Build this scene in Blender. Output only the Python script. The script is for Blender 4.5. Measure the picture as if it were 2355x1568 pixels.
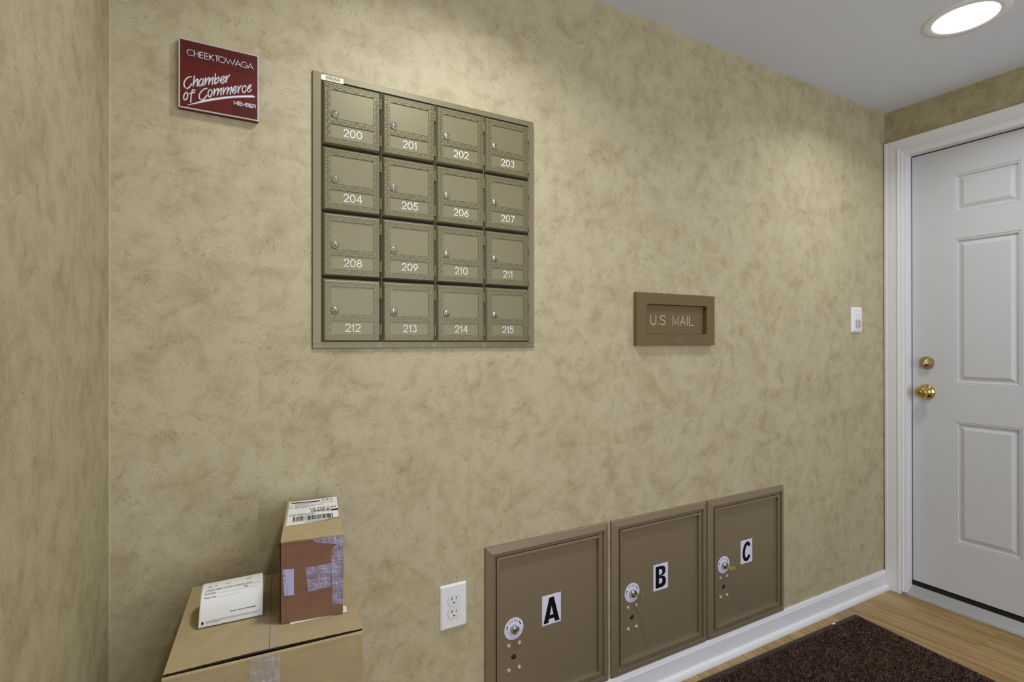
import bpy, math, random
import numpy as np
from mathutils import Matrix, Vector, Euler

# ------------------------------------------------------------------ clear
for o in list(bpy.data.objects):
    bpy.data.objects.remove(o, do_unlink=True)
SC = bpy.context.scene
COL = SC.collection
PI = math.pi
rnd = random.Random(7)

# ------------------------------------------------------------------ camera
CH = 1.1965
FPX = 1210.742
YAW, PITCH, ROLL = math.radians(29.125673), math.radians(0.133029), math.radians(-0.06166)
cam_d = bpy.data.cameras.new('camera')
cam_d.sensor_fit = 'HORIZONTAL'
cam_d.sensor_width = 36.0
cam_d.lens = FPX * 36.0 / 2355.0
cam_d.clip_start = 0.02
cam = bpy.data.objects.new('camera', cam_d)
COL.objects.link(cam)
_f = Vector((math.sin(YAW) * math.cos(PITCH), math.cos(YAW) * math.cos(PITCH), math.sin(PITCH)))
_r = Vector((math.cos(YAW), -math.sin(YAW), 0))
_u = _r.cross(_f)
_r2 = _r * math.cos(ROLL) + _u * math.sin(ROLL)
_u2 = -_r * math.sin(ROLL) + _u * math.cos(ROLL)
cam.matrix_world = Matrix(((_r2.x, _u2.x, -_f.x, 0.0), (_r2.y, _u2.y, -_f.y, -1.36),
                           (_r2.z, _u2.z, -_f.z, CH), (0, 0, 0, 1)))
SC.camera = cam

# ------------------------------------------------------------------ view, world, lights
SC.view_settings.view_transform = 'Standard'
SC.view_settings.look = 'None'
SC.view_settings.exposure = 0.0
SC.view_settings.gamma = 1.0
SC.view_settings.use_curve_mapping = False

H = 2.3108            # ceiling height
XL, XR = -0.1986, 2.845
YF = -2.9             # front wall (unseen, behind the camera), with an assumed window
LIGHTS = [(2.2425, -0.540), (0.53, -0.540)]  # second lamp is unseen, assumed from the direction of the shadows

world = bpy.data.worlds.new('world')
SC.world = world
world.use_nodes = True
wb = world.node_tree.nodes['Background']
wb.inputs[0].default_value = (0.55, 0.62, 1.0, 1)
wb.inputs[1].default_value = 0.12


def area(name, loc, rot, size, power, col, shape='DISK', size_y=None, spread=None):
    l = bpy.data.lights.new(name, 'AREA')
    l.shape = shape
    l.size = size
    if size_y:
        l.size_y = size_y
    l.energy = power
    l.color = col
    if spread:
        l.spread = math.radians(spread)
    o = bpy.data.objects.new(name, l)
    o.location = loc
    o.rotation_euler = rot
    COL.objects.link(o)
    return o


for i, (lx, ly) in enumerate(LIGHTS):
    area('ceiling_lamp', (lx, ly, H - 0.006), (0, 0, 0), 0.17, (4.5, 7.4)[i], (0.97, 1.0, 1.06), spread=142)
# added fill light behind the camera; the daylight and window are assumed
area('assumed_daylight_fill', (1.00, YF - 0.16, 1.35), (math.radians(90), 0, 0), 2.2, 47.0, (0.94, 1.0, 1.14), 'RECTANGLE', 1.9)


# ------------------------------------------------------------------ materials
def srgb(r, g, b):
    def c(v):
        v /= 255.0
        return v / 12.92 if v <= 0.04045 else ((v + 0.055) / 1.055) ** 2.4
    return (c(r), c(g), c(b), 1.0)


class NT:
    def __init__(s, name):
        s.m = bpy.data.materials.new(name)
        s.m.use_nodes = True
        s.t = s.m.node_tree
        s.b = s.t.nodes['Principled BSDF']
        s.out = s.t.nodes['Material Output']

    def n(s, typ, **kw):
        nd = s.t.nodes.new(typ)
        for k, v in kw.items():
            if k.startswith('i_'):
                k = k[2:]
                nd.inputs[int(k) if k.isdigit() else k.replace('_', ' ')].default_value = v
            else:
                setattr(nd, k, v)
        return nd

    def l(s, a, b):
        s.t.links.new(a, b)

    def math(s, op, a, b=None, clamp=False):
        nd = s.t.nodes.new('ShaderNodeMath')
        nd.operation = op
        nd.use_clamp = clamp
        for i, v in enumerate((a, b)):
            if v is None:
                continue
            if isinstance(v, (int, float)):
                nd.inputs[i].default_value = v
            else:
                s.l(v, nd.inputs[i])
        return nd.outputs[0]

    def mix(s, fac, a, b, typ='MIX'):
        nd = s.t.nodes.new('ShaderNodeMix')
        nd.data_type = 'RGBA'
        nd.blend_type = typ
        for sock, v in ((nd.inputs[0], fac), (nd.inputs[6], a), (nd.inputs[7], b)):
            if isinstance(v, (int, float, tuple)):
                sock.default_value = v
            else:
                s.l(v, sock)
        return nd.outputs[2]

    def ramp(s, x, p0, p1, inter='LINEAR'):
        nd = s.t.nodes.new('ShaderNodeMapRange')
        nd.interpolation_type = 'SMOOTHSTEP' if inter == 'S' else 'LINEAR'
        nd.inputs[1].default_value = p0
        nd.inputs[2].default_value = p1
        s.l(x, nd.inputs[0])
        return nd.outputs[0]

    def noise(s, vec, scale, detail=3.0, rough=0.55, dist=0.0):
        nd = s.n('ShaderNodeTexNoise')
        nd.inputs['Scale'].default_value = scale
        nd.inputs['Detail'].default_value = detail
        nd.inputs['Roughness'].default_value = rough
        nd.inputs['Distortion'].default_value = dist
        if vec is not None:
            s.l(vec, nd.inputs['Vector'])
        return nd

    def vm(s, op, a, b):
        nd = s.t.nodes.new('ShaderNodeVectorMath')
        nd.operation = op
        for i, v in enumerate((a, b)):
            if isinstance(v, tuple):
                nd.inputs[i].default_value = v
            else:
                s.l(v, nd.inputs[i])
        return nd.outputs[0]

    def bump(s, h, strength, dist=0.001):
        nd = s.n('ShaderNodeBump')
        nd.inputs['Strength'].default_value = strength
        nd.inputs['Distance'].default_value = dist
        s.l(h, nd.inputs['Height'])
        s.l(nd.outputs[0], s.b.inputs['Normal'])
        return nd

    def pos(s):
        return s.n('ShaderNodeNewGeometry').outputs['Position']

    def obj(s):
        return s.n('ShaderNodeTexCoord').outputs['Object']


def plain(name, col, rough=0.5, metal=0.0, spec=0.5, coat=0.0, noise=None, bump=None):
    t = NT(name)
    t.b.inputs['Roughness'].default_value = rough
    t.b.inputs['Metallic'].default_value = metal
    t.b.inputs['Specular IOR Level'].default_value = spec
    t.b.inputs['Coat Weight'].default_value = coat
    t.b.inputs['Base Color'].default_value = col
    if noise:
        sc, amt = noise
        nz = t.noise(t.pos(), sc, 4.0)
        dark = tuple(c * (1 - amt) for c in col[:3]) + (1,)
        lite = tuple(min(1, c * (1 + amt)) for c in col[:3]) + (1,)
        t.l(t.mix(nz.outputs[0], dark, lite), t.b.inputs['Base Color'])
    if bump:
        sc, st, ds = bump
        nz2 = t.noise(t.pos(), sc, 3.0)
        t.bump(nz2.outputs[0], st, ds)
    return t.m


def wallpaper(name, axis, light, mid, dark, seams=True):
    """Faux brushed-plaster wallpaper: cloudy patches, short brush marks at random angles."""
    t = NT(name)
    sep = t.n('ShaderNodeSeparateXYZ')
    t.l(t.pos(), sep.inputs[0])
    u = sep.outputs[axis]
    v = sep.outputs[2]
    cmb = t.n('ShaderNodeCombineXYZ')
    t.l(u, cmb.inputs[0])
    t.l(v, cmb.inputs[1])
    p = cmb.outputs[0]
    ps = p
    if seams:
        k = t.math('FLOOR', t.math('DIVIDE', t.math('SUBTRACT', u, 0.0807), 0.533))
        cm2 = t.n('ShaderNodeCombineXYZ')
        t.l(t.math('MULTIPLY', k, 3.7), cm2.inputs[1])
        ps = t.vm('ADD', p, cm2.outputs[0])
    wob = t.noise(p, 9.0, 1.0)
    wv_ = t.vm('MULTIPLY', t.vm('SUBTRACT', wob.outputs['Color'], (0.5, 0.5, 0.5)), (0.05, 0.05, 0.0))
    pw = t.vm('ADD', ps, wv_)
    cloud = t.noise(t.vm('ADD', p, wv_), 6.5, 2.0, 0.6)
    cloud2 = t.noise(pw, 19.0, 4.0, 0.7, 0.4)
    cl = t.math('ADD', t.math('MULTIPLY', cloud.outputs[0], 0.35), t.math('MULTIPLY', cloud2.outputs[0], 0.65))
    base = t.mix(t.ramp(cl, 0.34, 0.60, 'S'), mid, light)

    def cells(scale, seed):
        off = t.vm('ADD', pw, (seed * 1.37, seed * 2.11, seed * 0.77))
        vo = t.n('ShaderNodeTexVoronoi')
        vo.inputs['Scale'].default_value = scale
        t.l(off, vo.inputs['Vector'])
        sc = t.n('ShaderNodeSeparateColor')
        t.l(vo.outputs['Color'], sc.inputs[0])
        rot = t.n('ShaderNodeVectorRotate')
        rot.rotation_type = 'Z_AXIS'
        t.l(off, rot.inputs['Vector'])
        t.l(t.math('MULTIPLY', sc.outputs[0], 6.2832), rot.inputs['Angle'])
        return off, rot.outputs[0]

    def strokes(rot, mask, sx, sy, shift, lo, hi, mlo, mhi):
        st = t.noise(t.vm('MULTIPLY', t.vm('ADD', rot, (shift, shift, shift)), (sx, sy, 1.0)), 1.0, 3.0, 0.65, 0.15)
        return t.math('MULTIPLY', t.ramp(st.outputs[0], lo, hi, 'S'), t.ramp(mask, mlo, mhi, 'S'))

    o1, r1 = cells(20.0, 1.0)
    o2, r2 = cells(34.0, 4.0)
    m1 = t.noise(o1, 15.0, 3.0, 0.6).outputs[0]
    m2 = t.noise(o2, 24.0, 3.0, 0.6).outputs[0]
    s1 = strokes(r1, m1, 46.0, 330.0, 0.0, 0.56, 0.68, 0.51, 0.64)
    s3 = strokes(r1, m2, 26.0, 100.0, 3.1, 0.52, 0.70, 0.48, 0.64)
    s2 = strokes(r2, m2, 80.0, 480.0, 0.0, 0.56, 0.67, 0.52, 0.63)
    s4 = strokes(r2, m1, 36.0, 300.0, 5.3, 0.55, 0.68, 0.48, 0.62)
    c = t.mix(t.math('MULTIPLY', t.ramp(cl, 0.44, 0.34, 'S'), 0.08), base, dark)
    c = t.mix(t.math('MULTIPLY', s3, 0.32), c, dark)
    c = t.mix(t.math('MULTIPLY', s1, 0.55), c, dark)
    c = t.mix(t.math('MULTIPLY', s2, 0.66), c, tuple(x * 0.80 for x in dark[:3]) + (1,))
    c = t.mix(t.math('MULTIPLY', s4, 0.40), c, tuple(min(1, x * 1.24) for x in light[:3]) + (1,))
    t.l(c, t.b.inputs['Base Color'])
    t.b.inputs['Roughness'].default_value = 0.62
    t.b.inputs['Specular IOR Level'].default_value = 0.35
    em = t.noise(ps, 95.0, 4.0, 0.8, 1.0)
    t.bump(em.outputs[0], 0.45, 0.0026)
    return t.m


M = {}
M['wall'] = wallpaper('faux_plaster_paper', 0, srgb(194, 182, 148), srgb(175, 161, 125), srgb(124, 104, 70))
M['wall_side'] = wallpaper('faux_plaster_paper_side', 1, srgb(182, 171, 134), srgb(162, 150, 112), srgb(122, 105, 70), False)
M['ceiling'] = plain('ceiling_paint', srgb(224, 230, 241), 0.8, bump=(90, 0.06, 0.001))
M['trim'] = plain('white_trim_paint', srgb(236, 236, 237), 0.32, noise=(6, 0.02), bump=(60, 0.03, 0.001))
M['door'] = plain('white_door_paint', srgb(208, 209, 211), 0.38, noise=(4, 0.02))
M['black'] = plain('black_rubber', (0.006, 0.006, 0.006, 1), 0.6)
M['dark'] = plain('dark_gap', srgb(40, 30, 22), 0.8)
M['sill'] = plain('sill_aluminium', srgb(178, 178, 176), 0.42, 0.35)
M['bronze'] = plain('antique_bronze_paint', srgb(131, 122, 90), 0.42, 0.25, noise=(160, 0.05), bump=(900, 0.06, 0.0003))
M['bronze_dark'] = plain('bronze_paint', srgb(118, 100, 68), 0.42, 0.2, noise=(160, 0.05), bump=(900, 0.06, 0.0003))
M['locker'] = plain('brown_locker_paint', srgb(134, 118, 93), 0.40, 0.15, noise=(120, 0.04), bump=(900, 0.08, 0.0003))
M['steel'] = plain('lock_steel', srgb(200, 198, 192), 0.28, 0.9)
M['cylinder'] = plain('worn_nickel', srgb(168, 156, 140), 0.3, 0.9)
M['number'] = plain('engraved_white', srgb(240, 238, 232), 0.6)
M['mailtext'] = plain('engraved_cream', srgb(206, 200, 176), 0.6)
M['cream'] = plain('cream_label', srgb(246, 242, 214), 0.5)
M['cream_print'] = plain('label_print', srgb(120, 108, 74), 0.6)
M['white'] = plain('white_plastic', srgb(238, 238, 236), 0.3)
M['white2'] = plain('white_plastic_inner', srgb(232, 232, 230), 0.35)
M['lensgrey'] = plain('sensor_lens', srgb(186, 182, 182), 0.3)
M['paper'] = plain('white_paper', srgb(232, 230, 222), 0.7)
M['sticker'] = plain('white_sticker', srgb(228, 226, 246), 0.35)
M['ink'] = plain('black_ink', srgb(7, 6, 8), 0.7, spec=0.2)
M['greyink'] = plain('grey_ink', srgb(122, 120, 130), 0.6)
M['red'] = plain('red_plaque', srgb(96, 25, 17), 0.42, 0.0, 0.3, noise=(700, 0.14))
M['red2'] = plain('dark_red_plate', srgb(82, 22, 15), 0.45, 0.0, 0.3, noise=(700, 0.14))
M['silver'] = plain('silver_letters', srgb(222, 218, 222), 0.3, 0.45)
M['brass'] = plain('polished_brass', srgb(206, 178, 110), 0.12, 1.0)
M['brass_dull'] = plain('satin_brass', srgb(176, 156, 108), 0.3, 1.0)
M['keybrass'] = plain('key_brass', srgb(206, 190, 132), 0.35, 0.8)
M['rivet'] = plain('cream_rivet', srgb(196, 184, 156), 0.35, 0.2)
M['mat_rubber'] = plain('mat_rubber', srgb(58, 44, 40), 0.6)


def cardboard(name, col, lines=900.0):
    t = NT(name)
    p = t.obj()
    nz = t.noise(p, 26.0, 4.0, 0.6)
    fz = t.noise(p, 500.0, 2.0, 0.6)
    d = tuple(c * 0.86 for c in col[:3]) + (1,)
    li = tuple(c * 1.10 for c in col[:3]) + (1,)
    mp = t.vm('MULTIPLY', p, (2.0, 2.0, 170.0))
    st = t.noise(mp, 1.0, 2.0, 0.4)
    k = t.math('ADD', t.math('MULTIPLY', nz.outputs[0], 0.6), t.math('ADD', t.math('MULTIPLY', fz.outputs[0], 0.2), t.math('MULTIPLY', st.outputs[0], 0.2)))
    t.l(t.mix(t.ramp(k, 0.3, 0.7), d, li), t.b.inputs['Base Color'])
    t.b.inputs['Roughness'].default_value = 0.75
    t.b.inputs['Specular IOR Level'].default_value = 0.3
    t.bump(st.outputs[0], 0.12, 0.0006)
    return t.m


M['card'] = cardboard('kraft_cardboard', srgb(176, 157, 116))
M['card_shaded'] = cardboard('shaded_cardboard', srgb(134, 98, 76))  # same cardboard as the top panel; the front's dimmer light is in the colour
M['card_edge'] = plain('cardboard_edge', srgb(176, 158, 114), 0.8, noise=(300, 0.15))
M['card_dark'] = plain('core_and_gap_shade', srgb(52, 38, 22), 0.9, noise=(500, 0.3))  # flap cut edges, and painted shade in the box slits


def tape(name, alpha, strength, scale, col=srgb(196, 194, 228)):  # default col puts the assumed window's bluish reflection into the film colour
    t = NT(name)
    p = t.obj()
    n1 = t.noise(t.vm('MULTIPLY', p, (scale * 1.0, scale, scale * 0.16)), 1.0, 3.0, 0.6, 0.5)
    n2 = t.noise(t.vm('MULTIPLY', p, (scale * 0.14, scale, scale * 1.2)), 1.0, 3.0, 0.6, 0.4)
    n3 = t.noise(p, scale * 0.28, 2.0, 0.5, 0.3)
    mx = t.math('MAXIMUM', n1.outputs[0], n2.outputs[0])
    t.b.inputs['Base Color'].default_value = col
    t.b.inputs['Roughness'].default_value = 0.16
    t.b.inputs['Specular IOR Level'].default_value = 1.0
    k = t.math('ADD', t.math('MULTIPLY', mx, 0.6), t.math('MULTIPLY', n3.outputs[0], 0.4))
    t.l(t.math('MULTIPLY', t.ramp(k, 0.36, 0.66), alpha, True), t.b.inputs['Alpha'])
    t.bump(t.math('ADD', mx, t.math('MULTIPLY', n3.outputs[0], 1.5)), strength, 0.003)
    return t.m


M['tape'] = tape('clear_packing_tape', 0.85, 0.75, 210.0)
M['tape_clear'] = tape('crinkled_clear_tape', 0.7, 0.9, 150.0, srgb(204, 203, 208))
M['tape_flat'] = tape('flat_clear_tape', 0.13, 0.08, 60.0)
M['tape_sheen'] = tape('sheen_tape', 2.2, 0.3, 260.0, srgb(192, 190, 228))  # pale near-opaque tint paints the assumed window's sheen on the strip

# oak laminate floor, planks running along y
t = NT('oak_laminate')
sep = t.n('ShaderNodeSeparateXYZ')
t.l(t.pos(), sep.inputs[0])
cm = t.n('ShaderNodeCombineXYZ')
t.l(sep.outputs[1], cm.inputs[0])
t.l(t.math('ADD', sep.outputs[0], 0.055), cm.inputs[1])
bk = t.n('ShaderNodeTexBrick')
bk.offset = 0.37
t.l(cm.outputs[0], bk.inputs['Vector'])
bk.inputs['Scale'].default_value = 1.0
bk.inputs['Brick Width'].default_value = 1.2
bk.inputs['Row Height'].default_value = 0.19
bk.inputs['Mortar Size'].default_value = 0.0009
bk.inputs['Color1'].default_value = (0.1, 0.1, 0.1, 1)
bk.inputs['Color2'].default_value = (0.9, 0.9, 0.9, 1)
bk.inputs['Mortar'].default_value = (0.5, 0.5, 0.5, 1)
pv = t.vm('ADD', t.pos(), t.vm('MULTIPLY', bk.outputs['Color'], (7.0, 3.0, 0.0)))
g1 = t.noise(t.vm('MULTIPLY', pv, (26.0, 1.3, 1.0)), 1.0, 4.0, 0.5, 0.9)
g2 = t.noise(t.vm('MULTIPLY', pv, (11.0, 1.1, 1.0)), 1.0, 3.0, 0.5, 0.8)
g3 = t.noise(t.vm('MULTIPLY', pv, (7.0, 0.7, 1.0)), 1.0, 1.5, 0.45, 0.35)
ring = t.math('MULTIPLY', t.math('ADD', t.math('SINE', t.math('MULTIPLY', g3.outputs[0], 95.0)), 1.0), 0.5)
kk = t.math('ADD', t.math('MULTIPLY', g1.outputs[0], 0.34), t.math('ADD', t.math('MULTIPLY', g2.outputs[0], 0.46), t.math('MULTIPLY', ring, 0.16)))
wc = t.mix(t.ramp(kk, 0.30, 0.64), srgb(138, 104, 60), srgb(184, 155, 98))
wc = t.mix(t.math('MULTIPLY', bk.outputs['Fac'], 0.45), wc, srgb(110, 74, 40))
t.l(wc, t.b.inputs['Base Color'])
t.b.inputs['Roughness'].default_value = 0.36
t.bump(g1.outputs[0], 0.05, 0.0005)
M['floor'] = t.m

# mat pile
t = NT('mat_pile')
nz = t.noise(t.pos(), 420.0, 3.0, 0.7)
nz2 = t.noise(t.pos(), 30.0, 3.0, 0.6)
k = t.math('ADD', t.math('MULTIPLY', nz.outputs[0], 0.75), t.math('MULTIPLY', nz2.outputs[0], 0.25))
t.l(t.mix(t.ramp(k, 0.36, 0.66), srgb(36, 26, 21), srgb(134, 106, 86)), t.b.inputs['Base Color'])
t.b.inputs['Roughness'].default_value = 0.85
t.b.inputs['Specular IOR Level'].default_value = 0.2
M['pile'] = t.m

t = NT('lit_lens')
t.b.inputs['Base Color'].default_value = (0.9, 0.9, 0.9, 1)
t.b.inputs['Emission Color'].default_value = (1.0, 0.99, 0.97, 1)
t.b.inputs['Emission Strength'].default_value = 3.0
M['lens'] = t.m


# ------------------------------------------------------------------ mesh builder
def F_back(p):      # main wall: u = x, v = z, d = distance out of the wall
    return (p[0], -p[2], p[1])


def F_xyz(p):
    return p


class MB:
    def __init__(s, frame=F_xyz):
        s.v, s.f, s.m, s.sm = [], [], [], []
        s.fr = frame

    def add(s, verts, faces, mi=0, smooth=False):
        b = len(s.v)
        s.v += [s.fr(p) for p in verts]
        for f in faces:
            s.f.append([b + i for i in f])
            s.m.append(mi)
            s.sm.append(smooth)

    def box(s, a, b, mi=0):
        (x0, y0, z0), (x1, y1, z1) = a, b
        s.add([(x0, y0, z0), (x1, y0, z0), (x1, y1, z0), (x0, y1, z0), (x0, y0, z1), (x1, y0, z1), (x1, y1, z1), (x0, y1, z1)],
              [(0, 3, 2, 1), (4, 5, 6, 7), (0, 1, 5, 4), (1, 2, 6, 5), (2, 3, 7, 6), (3, 0, 4, 7)], mi)

    def hexa(s, bot, top, mi=0):
        s.add(list(bot) + list(top), [(0, 3, 2, 1), (4, 5, 6, 7), (0, 1, 5, 4), (1, 2, 6, 5), (2, 3, 7, 6), (3, 0, 4, 7)], mi)

    @staticmethod
    def rr(u0, u1, v0, v1, r, n):
        pts = []
        for cu, cv, a in ((u1 - r, v0 + r, -PI / 2), (u1 - r, v1 - r, 0), (u0 + r, v1 - r, PI / 2), (u0 + r, v0 + r, PI)):
            for i in range(n + 1):
                q = a + PI / 2 * i / n
                pts.append((cu + r * math.cos(q), cv + r * math.sin(q)))
        return pts

    def loops(s, rings, mi=0, cap=True, n=4, smooth=False, capm=None, base=False):
        """rings: (u0,u1,v0,v1,d[,r]) rectangles joined one to the next; the last is capped."""
        vs, k = [], 4 * (n + 1)
        for g in rings:
            r = g[5] if len(g) > 5 else 0.0
            vs += [(a, b, g[4]) for a, b in s.rr(g[0], g[1], g[2], g[3], max(r, 1e-7), n)]
        fs = []
        for i in range(len(rings) - 1):
            for j in range(k):
                a, b = i * k + j, i * k + (j + 1) % k
                fs.append((a, b, b + k, a + k))
        s.add(vs, fs, mi, smooth)
        if cap:
            g = rings[-1]
            s.add(vs[-k:], [tuple(range(k))], mi if capm is None else capm)
        if base:
            s.add(vs[:k], [tuple(range(k))[::-1]], mi)

    def frame(s, u0, u1, v0, v1, prof, mi=0, cap=False, capm=None):
        s.loops([(u0 + i, u1 - i, v0 + i, v1 - i, d) for i, d in prof], mi, cap, 1, False, capm)

    def prism(s, poly, d0, d1, mi=0):
        n = len(poly)
        vs = [(a, b, d0) for a, b in poly] + [(a, b, d1) for a, b in poly]
        s.add(vs, [tuple(range(n, 2 * n))] + [(i, (i + 1) % n, n + (i + 1) % n, n + i) for i in range(n)], mi)

    def lathe(s, c, prof, n=32, mi=0, smooth=True, cap=True):
        """prof: (radius, d) pairs around the axis at c = (u, v)."""
        vs, fs = [], []
        for r, d in prof:
            for i in range(n):
                q = 2 * PI * i / n
                vs.append((c[0] + r * math.cos(q), c[1] + r * math.sin(q), d))
        for k in range(len(prof) - 1):
            for i in range(n):
                a, b = k * n + i, k * n + (i + 1) % n
                fs.append((a, b, b + n, a + n))
        s.add(vs, fs, mi, smooth)
        if cap:
            s.add(vs[-n:], [tuple(range(n))], mi)

    def ribbon(s, pts, w, h, d0, mi=0, rnd_=False, caps=True, closed=False):
        """A stroke of width w swept along 2-D points, raised h above d0."""
        P = [np.array(p, float) for p in pts]
        Q = [P[0]]
        for p in P[1:]:
            if np.linalg.norm(p - Q[-1]) > 1e-6:
                Q.append(p)
        P = Q
        n = len(P)
        hw = w / 2
        st = []
        for i in range(n):
            a = P[i] - P[i - 1] if (i > 0 or closed) else None
            b = P[(i + 1) % n] - P[i] if (i < n - 1 or closed) else None
            if a is None: a = b
            if b is None: b = a
            a = a / (np.linalg.norm(a) + 1e-12)
            b = b / (np.linalg.norm(b) + 1e-12)
            tg = a + b
            if np.linalg.norm(tg) < 1e-3: tg = a
            tg = tg / np.linalg.norm(tg)
            nn = np.array([-tg[1], tg[0]])
            na = np.array([-a[1], a[0]])
            k = 1.0 / max(0.55, float(nn @ na))
            st.append((P[i], nn * k, hw))
        if caps and not closed:
            t0 = (P[0] - P[1]) / np.linalg.norm(P[0] - P[1])
            t1 = (P[-1] - P[-2]) / np.linalg.norm(P[-1] - P[-2])
            pre = [(P[0] + t0 * hw * math.sin(q), st[0][1], hw * math.cos(q)) for q in (1.5, 1.1, 0.6)]
            post = [(P[-1] + t1 * hw * math.sin(q), st[-1][1], hw * math.cos(q)) for q in (0.6, 1.1, 1.5)]
            st = pre + st + post
        prof = ((-1, 0), (-0.86, 0.55), (-0.5, 0.9), (0, 1), (0.5, 0.9), (0.86, 0.55), (1, 0)) if rnd_ else ((-1, 0), (-1, 1), (1, 1), (1, 0))
        k = len(prof)
        vs, fs = [], []
        for c, nn, ww in st:
            for o, hh in prof:
                hs = hh * min(1.0, 0.35 + 0.65 * ww / hw) if rnd_ else hh
                vs.append((c[0] + nn[0] * ww * o, c[1] + nn[1] * ww * o, d0 + h * hs))
        m = len(st)
        for i in range(m if closed else m - 1):
            for j in range(k - 1):
                a, b = i * k + j, ((i + 1) % m) * k + j
                fs.append((a + 1, a, b, b + 1))
        s.add(vs, fs, mi, rnd_)

    def build(s, name, mats, parent=None, loc=(0, 0, 0), merge=True):
        me = bpy.data.meshes.new(name)
        V = np.array(s.v, dtype=float).reshape(-1, 3)
        me.from_pydata([tuple(x) for x in V], [], s.f)
        if not isinstance(mats, (list, tuple)):
            mats = [mats]
        for m in mats:
            me.materials.append(m)
        me.polygons.foreach_set('material_index', s.m)
        me.polygons.foreach_set('use_smooth', s.sm)
        if merge:
            import bmesh
            bm = bmesh.new()
            bm.from_mesh(me)
            bmesh.ops.remove_doubles(bm, verts=bm.verts, dist=2e-6)
            bmesh.ops.dissolve_degenerate(bm, dist=1e-6, edges=bm.edges)
            bm.to_mesh(me)
            bm.free()
        me.update()
        o = bpy.data.objects.new(name, me)
        COL.objects.link(o)
        if parent is not None:
            o.parent = parent
        o.location = loc
        return o


def thing(name, label, cat, loc=(0, 0, 0), rotz=0.0, group=None):
    o = bpy.data.objects.new(name, None)
    o.empty_display_size = 0.05
    COL.objects.link(o)
    o.location = loc
    o.rotation_euler = (0, 0, rotz)
    return tag(o, label, cat, group)


def tag(o, label, cat, group=None):
    o['label'] = label
    o['category'] = cat
    if group:
        o['group'] = group
    return o


def struct(o, label=None, cat=None):
    o['kind'] = 'structure'
    if label:
        o['label'] = label
        o['category'] = cat
    return o


# ------------------------------------------------------------------ letter strokes (cap height 1)
def arc(cx, cy, rx, ry, a0, a1, n=10):
    return [(cx + rx * math.cos(math.radians(a0 + (a1 - a0) * i / n)), cy + ry * math.sin(math.radians(a0 + (a1 - a0) * i / n))) for i in range(n + 1)]


ST = {
    '0': (0.66, [arc(.33, .5, .33, .5, 90, 450, 24)]),
    '1': (0.26, [[(0, .74), (.2, .98), (.2, 0)]]),
    '2': (0.60, [arc(.3, .70, .3, .3, 170, -30, 12) + [(0, 0), (.62, 0)]]),
    '3': (0.56, [arc(.27, .75, .25, .25, 150, -80, 10) + arc(.27, .27, .29, .27, 90, -150, 12)]),
    '4': (0.66, [[(.5, 0), (.5, 1)], [(.5, 1), (0, .3), (.68, .3)]]),
    '5': (0.58, [[(.54, 1), (.1, 1), (.04, .55)] + arc(.27, .32, .31, .32, 125, -150, 12)]),
    '6': (0.60, [arc(.30, .31, .30, .31, 90, 450, 22), [(.46, 1), (.16, .56), (.06, .42)]]),
    '7': (0.58, [[(0, 1), (.6, 1), (.18, 0)]]),
    '8': (0.60, [arc(.30, .76, .24, .24, 270, 630, 20), arc(.30, .27, .30, .27, 90, 450, 20)]),
    '9': (0.60, [arc(.30, .69, .30, .31, 90, 450, 22), [(.14, 0), (.44, .44), (.54, .58)]]),
    'U': (0.60, [[(0, 1), (0, .3)] + arc(.3, .3, .3, .3, 180, 360, 10) + [(.6, .3), (.6, 1)]]),
    '.': (0.10, [[(.05, .01), (.05, .05)]]),
    'S': (0.60, [arc(.3, .755, .28, .245, 20, 270, 12)[:-1] + arc(.3, .26, .3, .255, 90, -160, 12)]),
    'M': (0.72, [[(0, 0), (0, 1), (.36, .12), (.72, 1), (.72, 0)]]),
    'A': (0.72, [[(0, 0), (.36, 1), (.72, 0)], [(.13, .34), (.59, .34)]]),
    'I': (0.0, [[(0, 0), (0, 1)]]),
    'L': (0.56, [[(0, 1), (0, 0), (.58, 0)]]),
    'C': (0.86, [arc(.5, .5, .5, .5, 48, 312, 20)]),
    'H': (0.62, [[(0, 0), (0, 1)], [(.62, 0), (.62, 1)], [(0, .52), (.62, .52)]]),
    'E': (0.50, [[(.5, 1), (0, 1), (0, 0), (.5, 0)], [(0, .52), (.46, .52)]]),
    'K': (0.62, [[(0, 0), (0, 1)], [(.58, 1), (.04, .5), (.62, 0)]]),
    'T': (0.56, [[(0, 1), (.56, 1)], [(.28, 1), (.28, 0)]]),
    'O': (1.0, [arc(.5, .5, .5, .5, 90, 450, 28)]),
    'W': (1.2, [[(0, 1), (.33, 0), (.6, .92), (.87, 0), (1.2, 1)]]),
    'G': (0.94, [arc(.5, .5, .5, .5, 48, 360, 22) + [(1, .5), (.56, .5)]]),
    'B': (0.56, [[(0, 0), (0, 1), (.3, 1)] + arc(.3, .76, .22, .24, 90, -90, 8) + [(0, .52)], [(.3, .52)] + arc(.3, .26, .27, .26, 90, -90, 8) + [(0, 0)]]),
    'R': (0.58, [[(0, 0), (0, 1), (.32, 1)] + arc(.32, .76, .23, .24, 90, -90, 8) + [(0, .52)], [(.3, .52), (.58, 0)]]),
}


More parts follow.
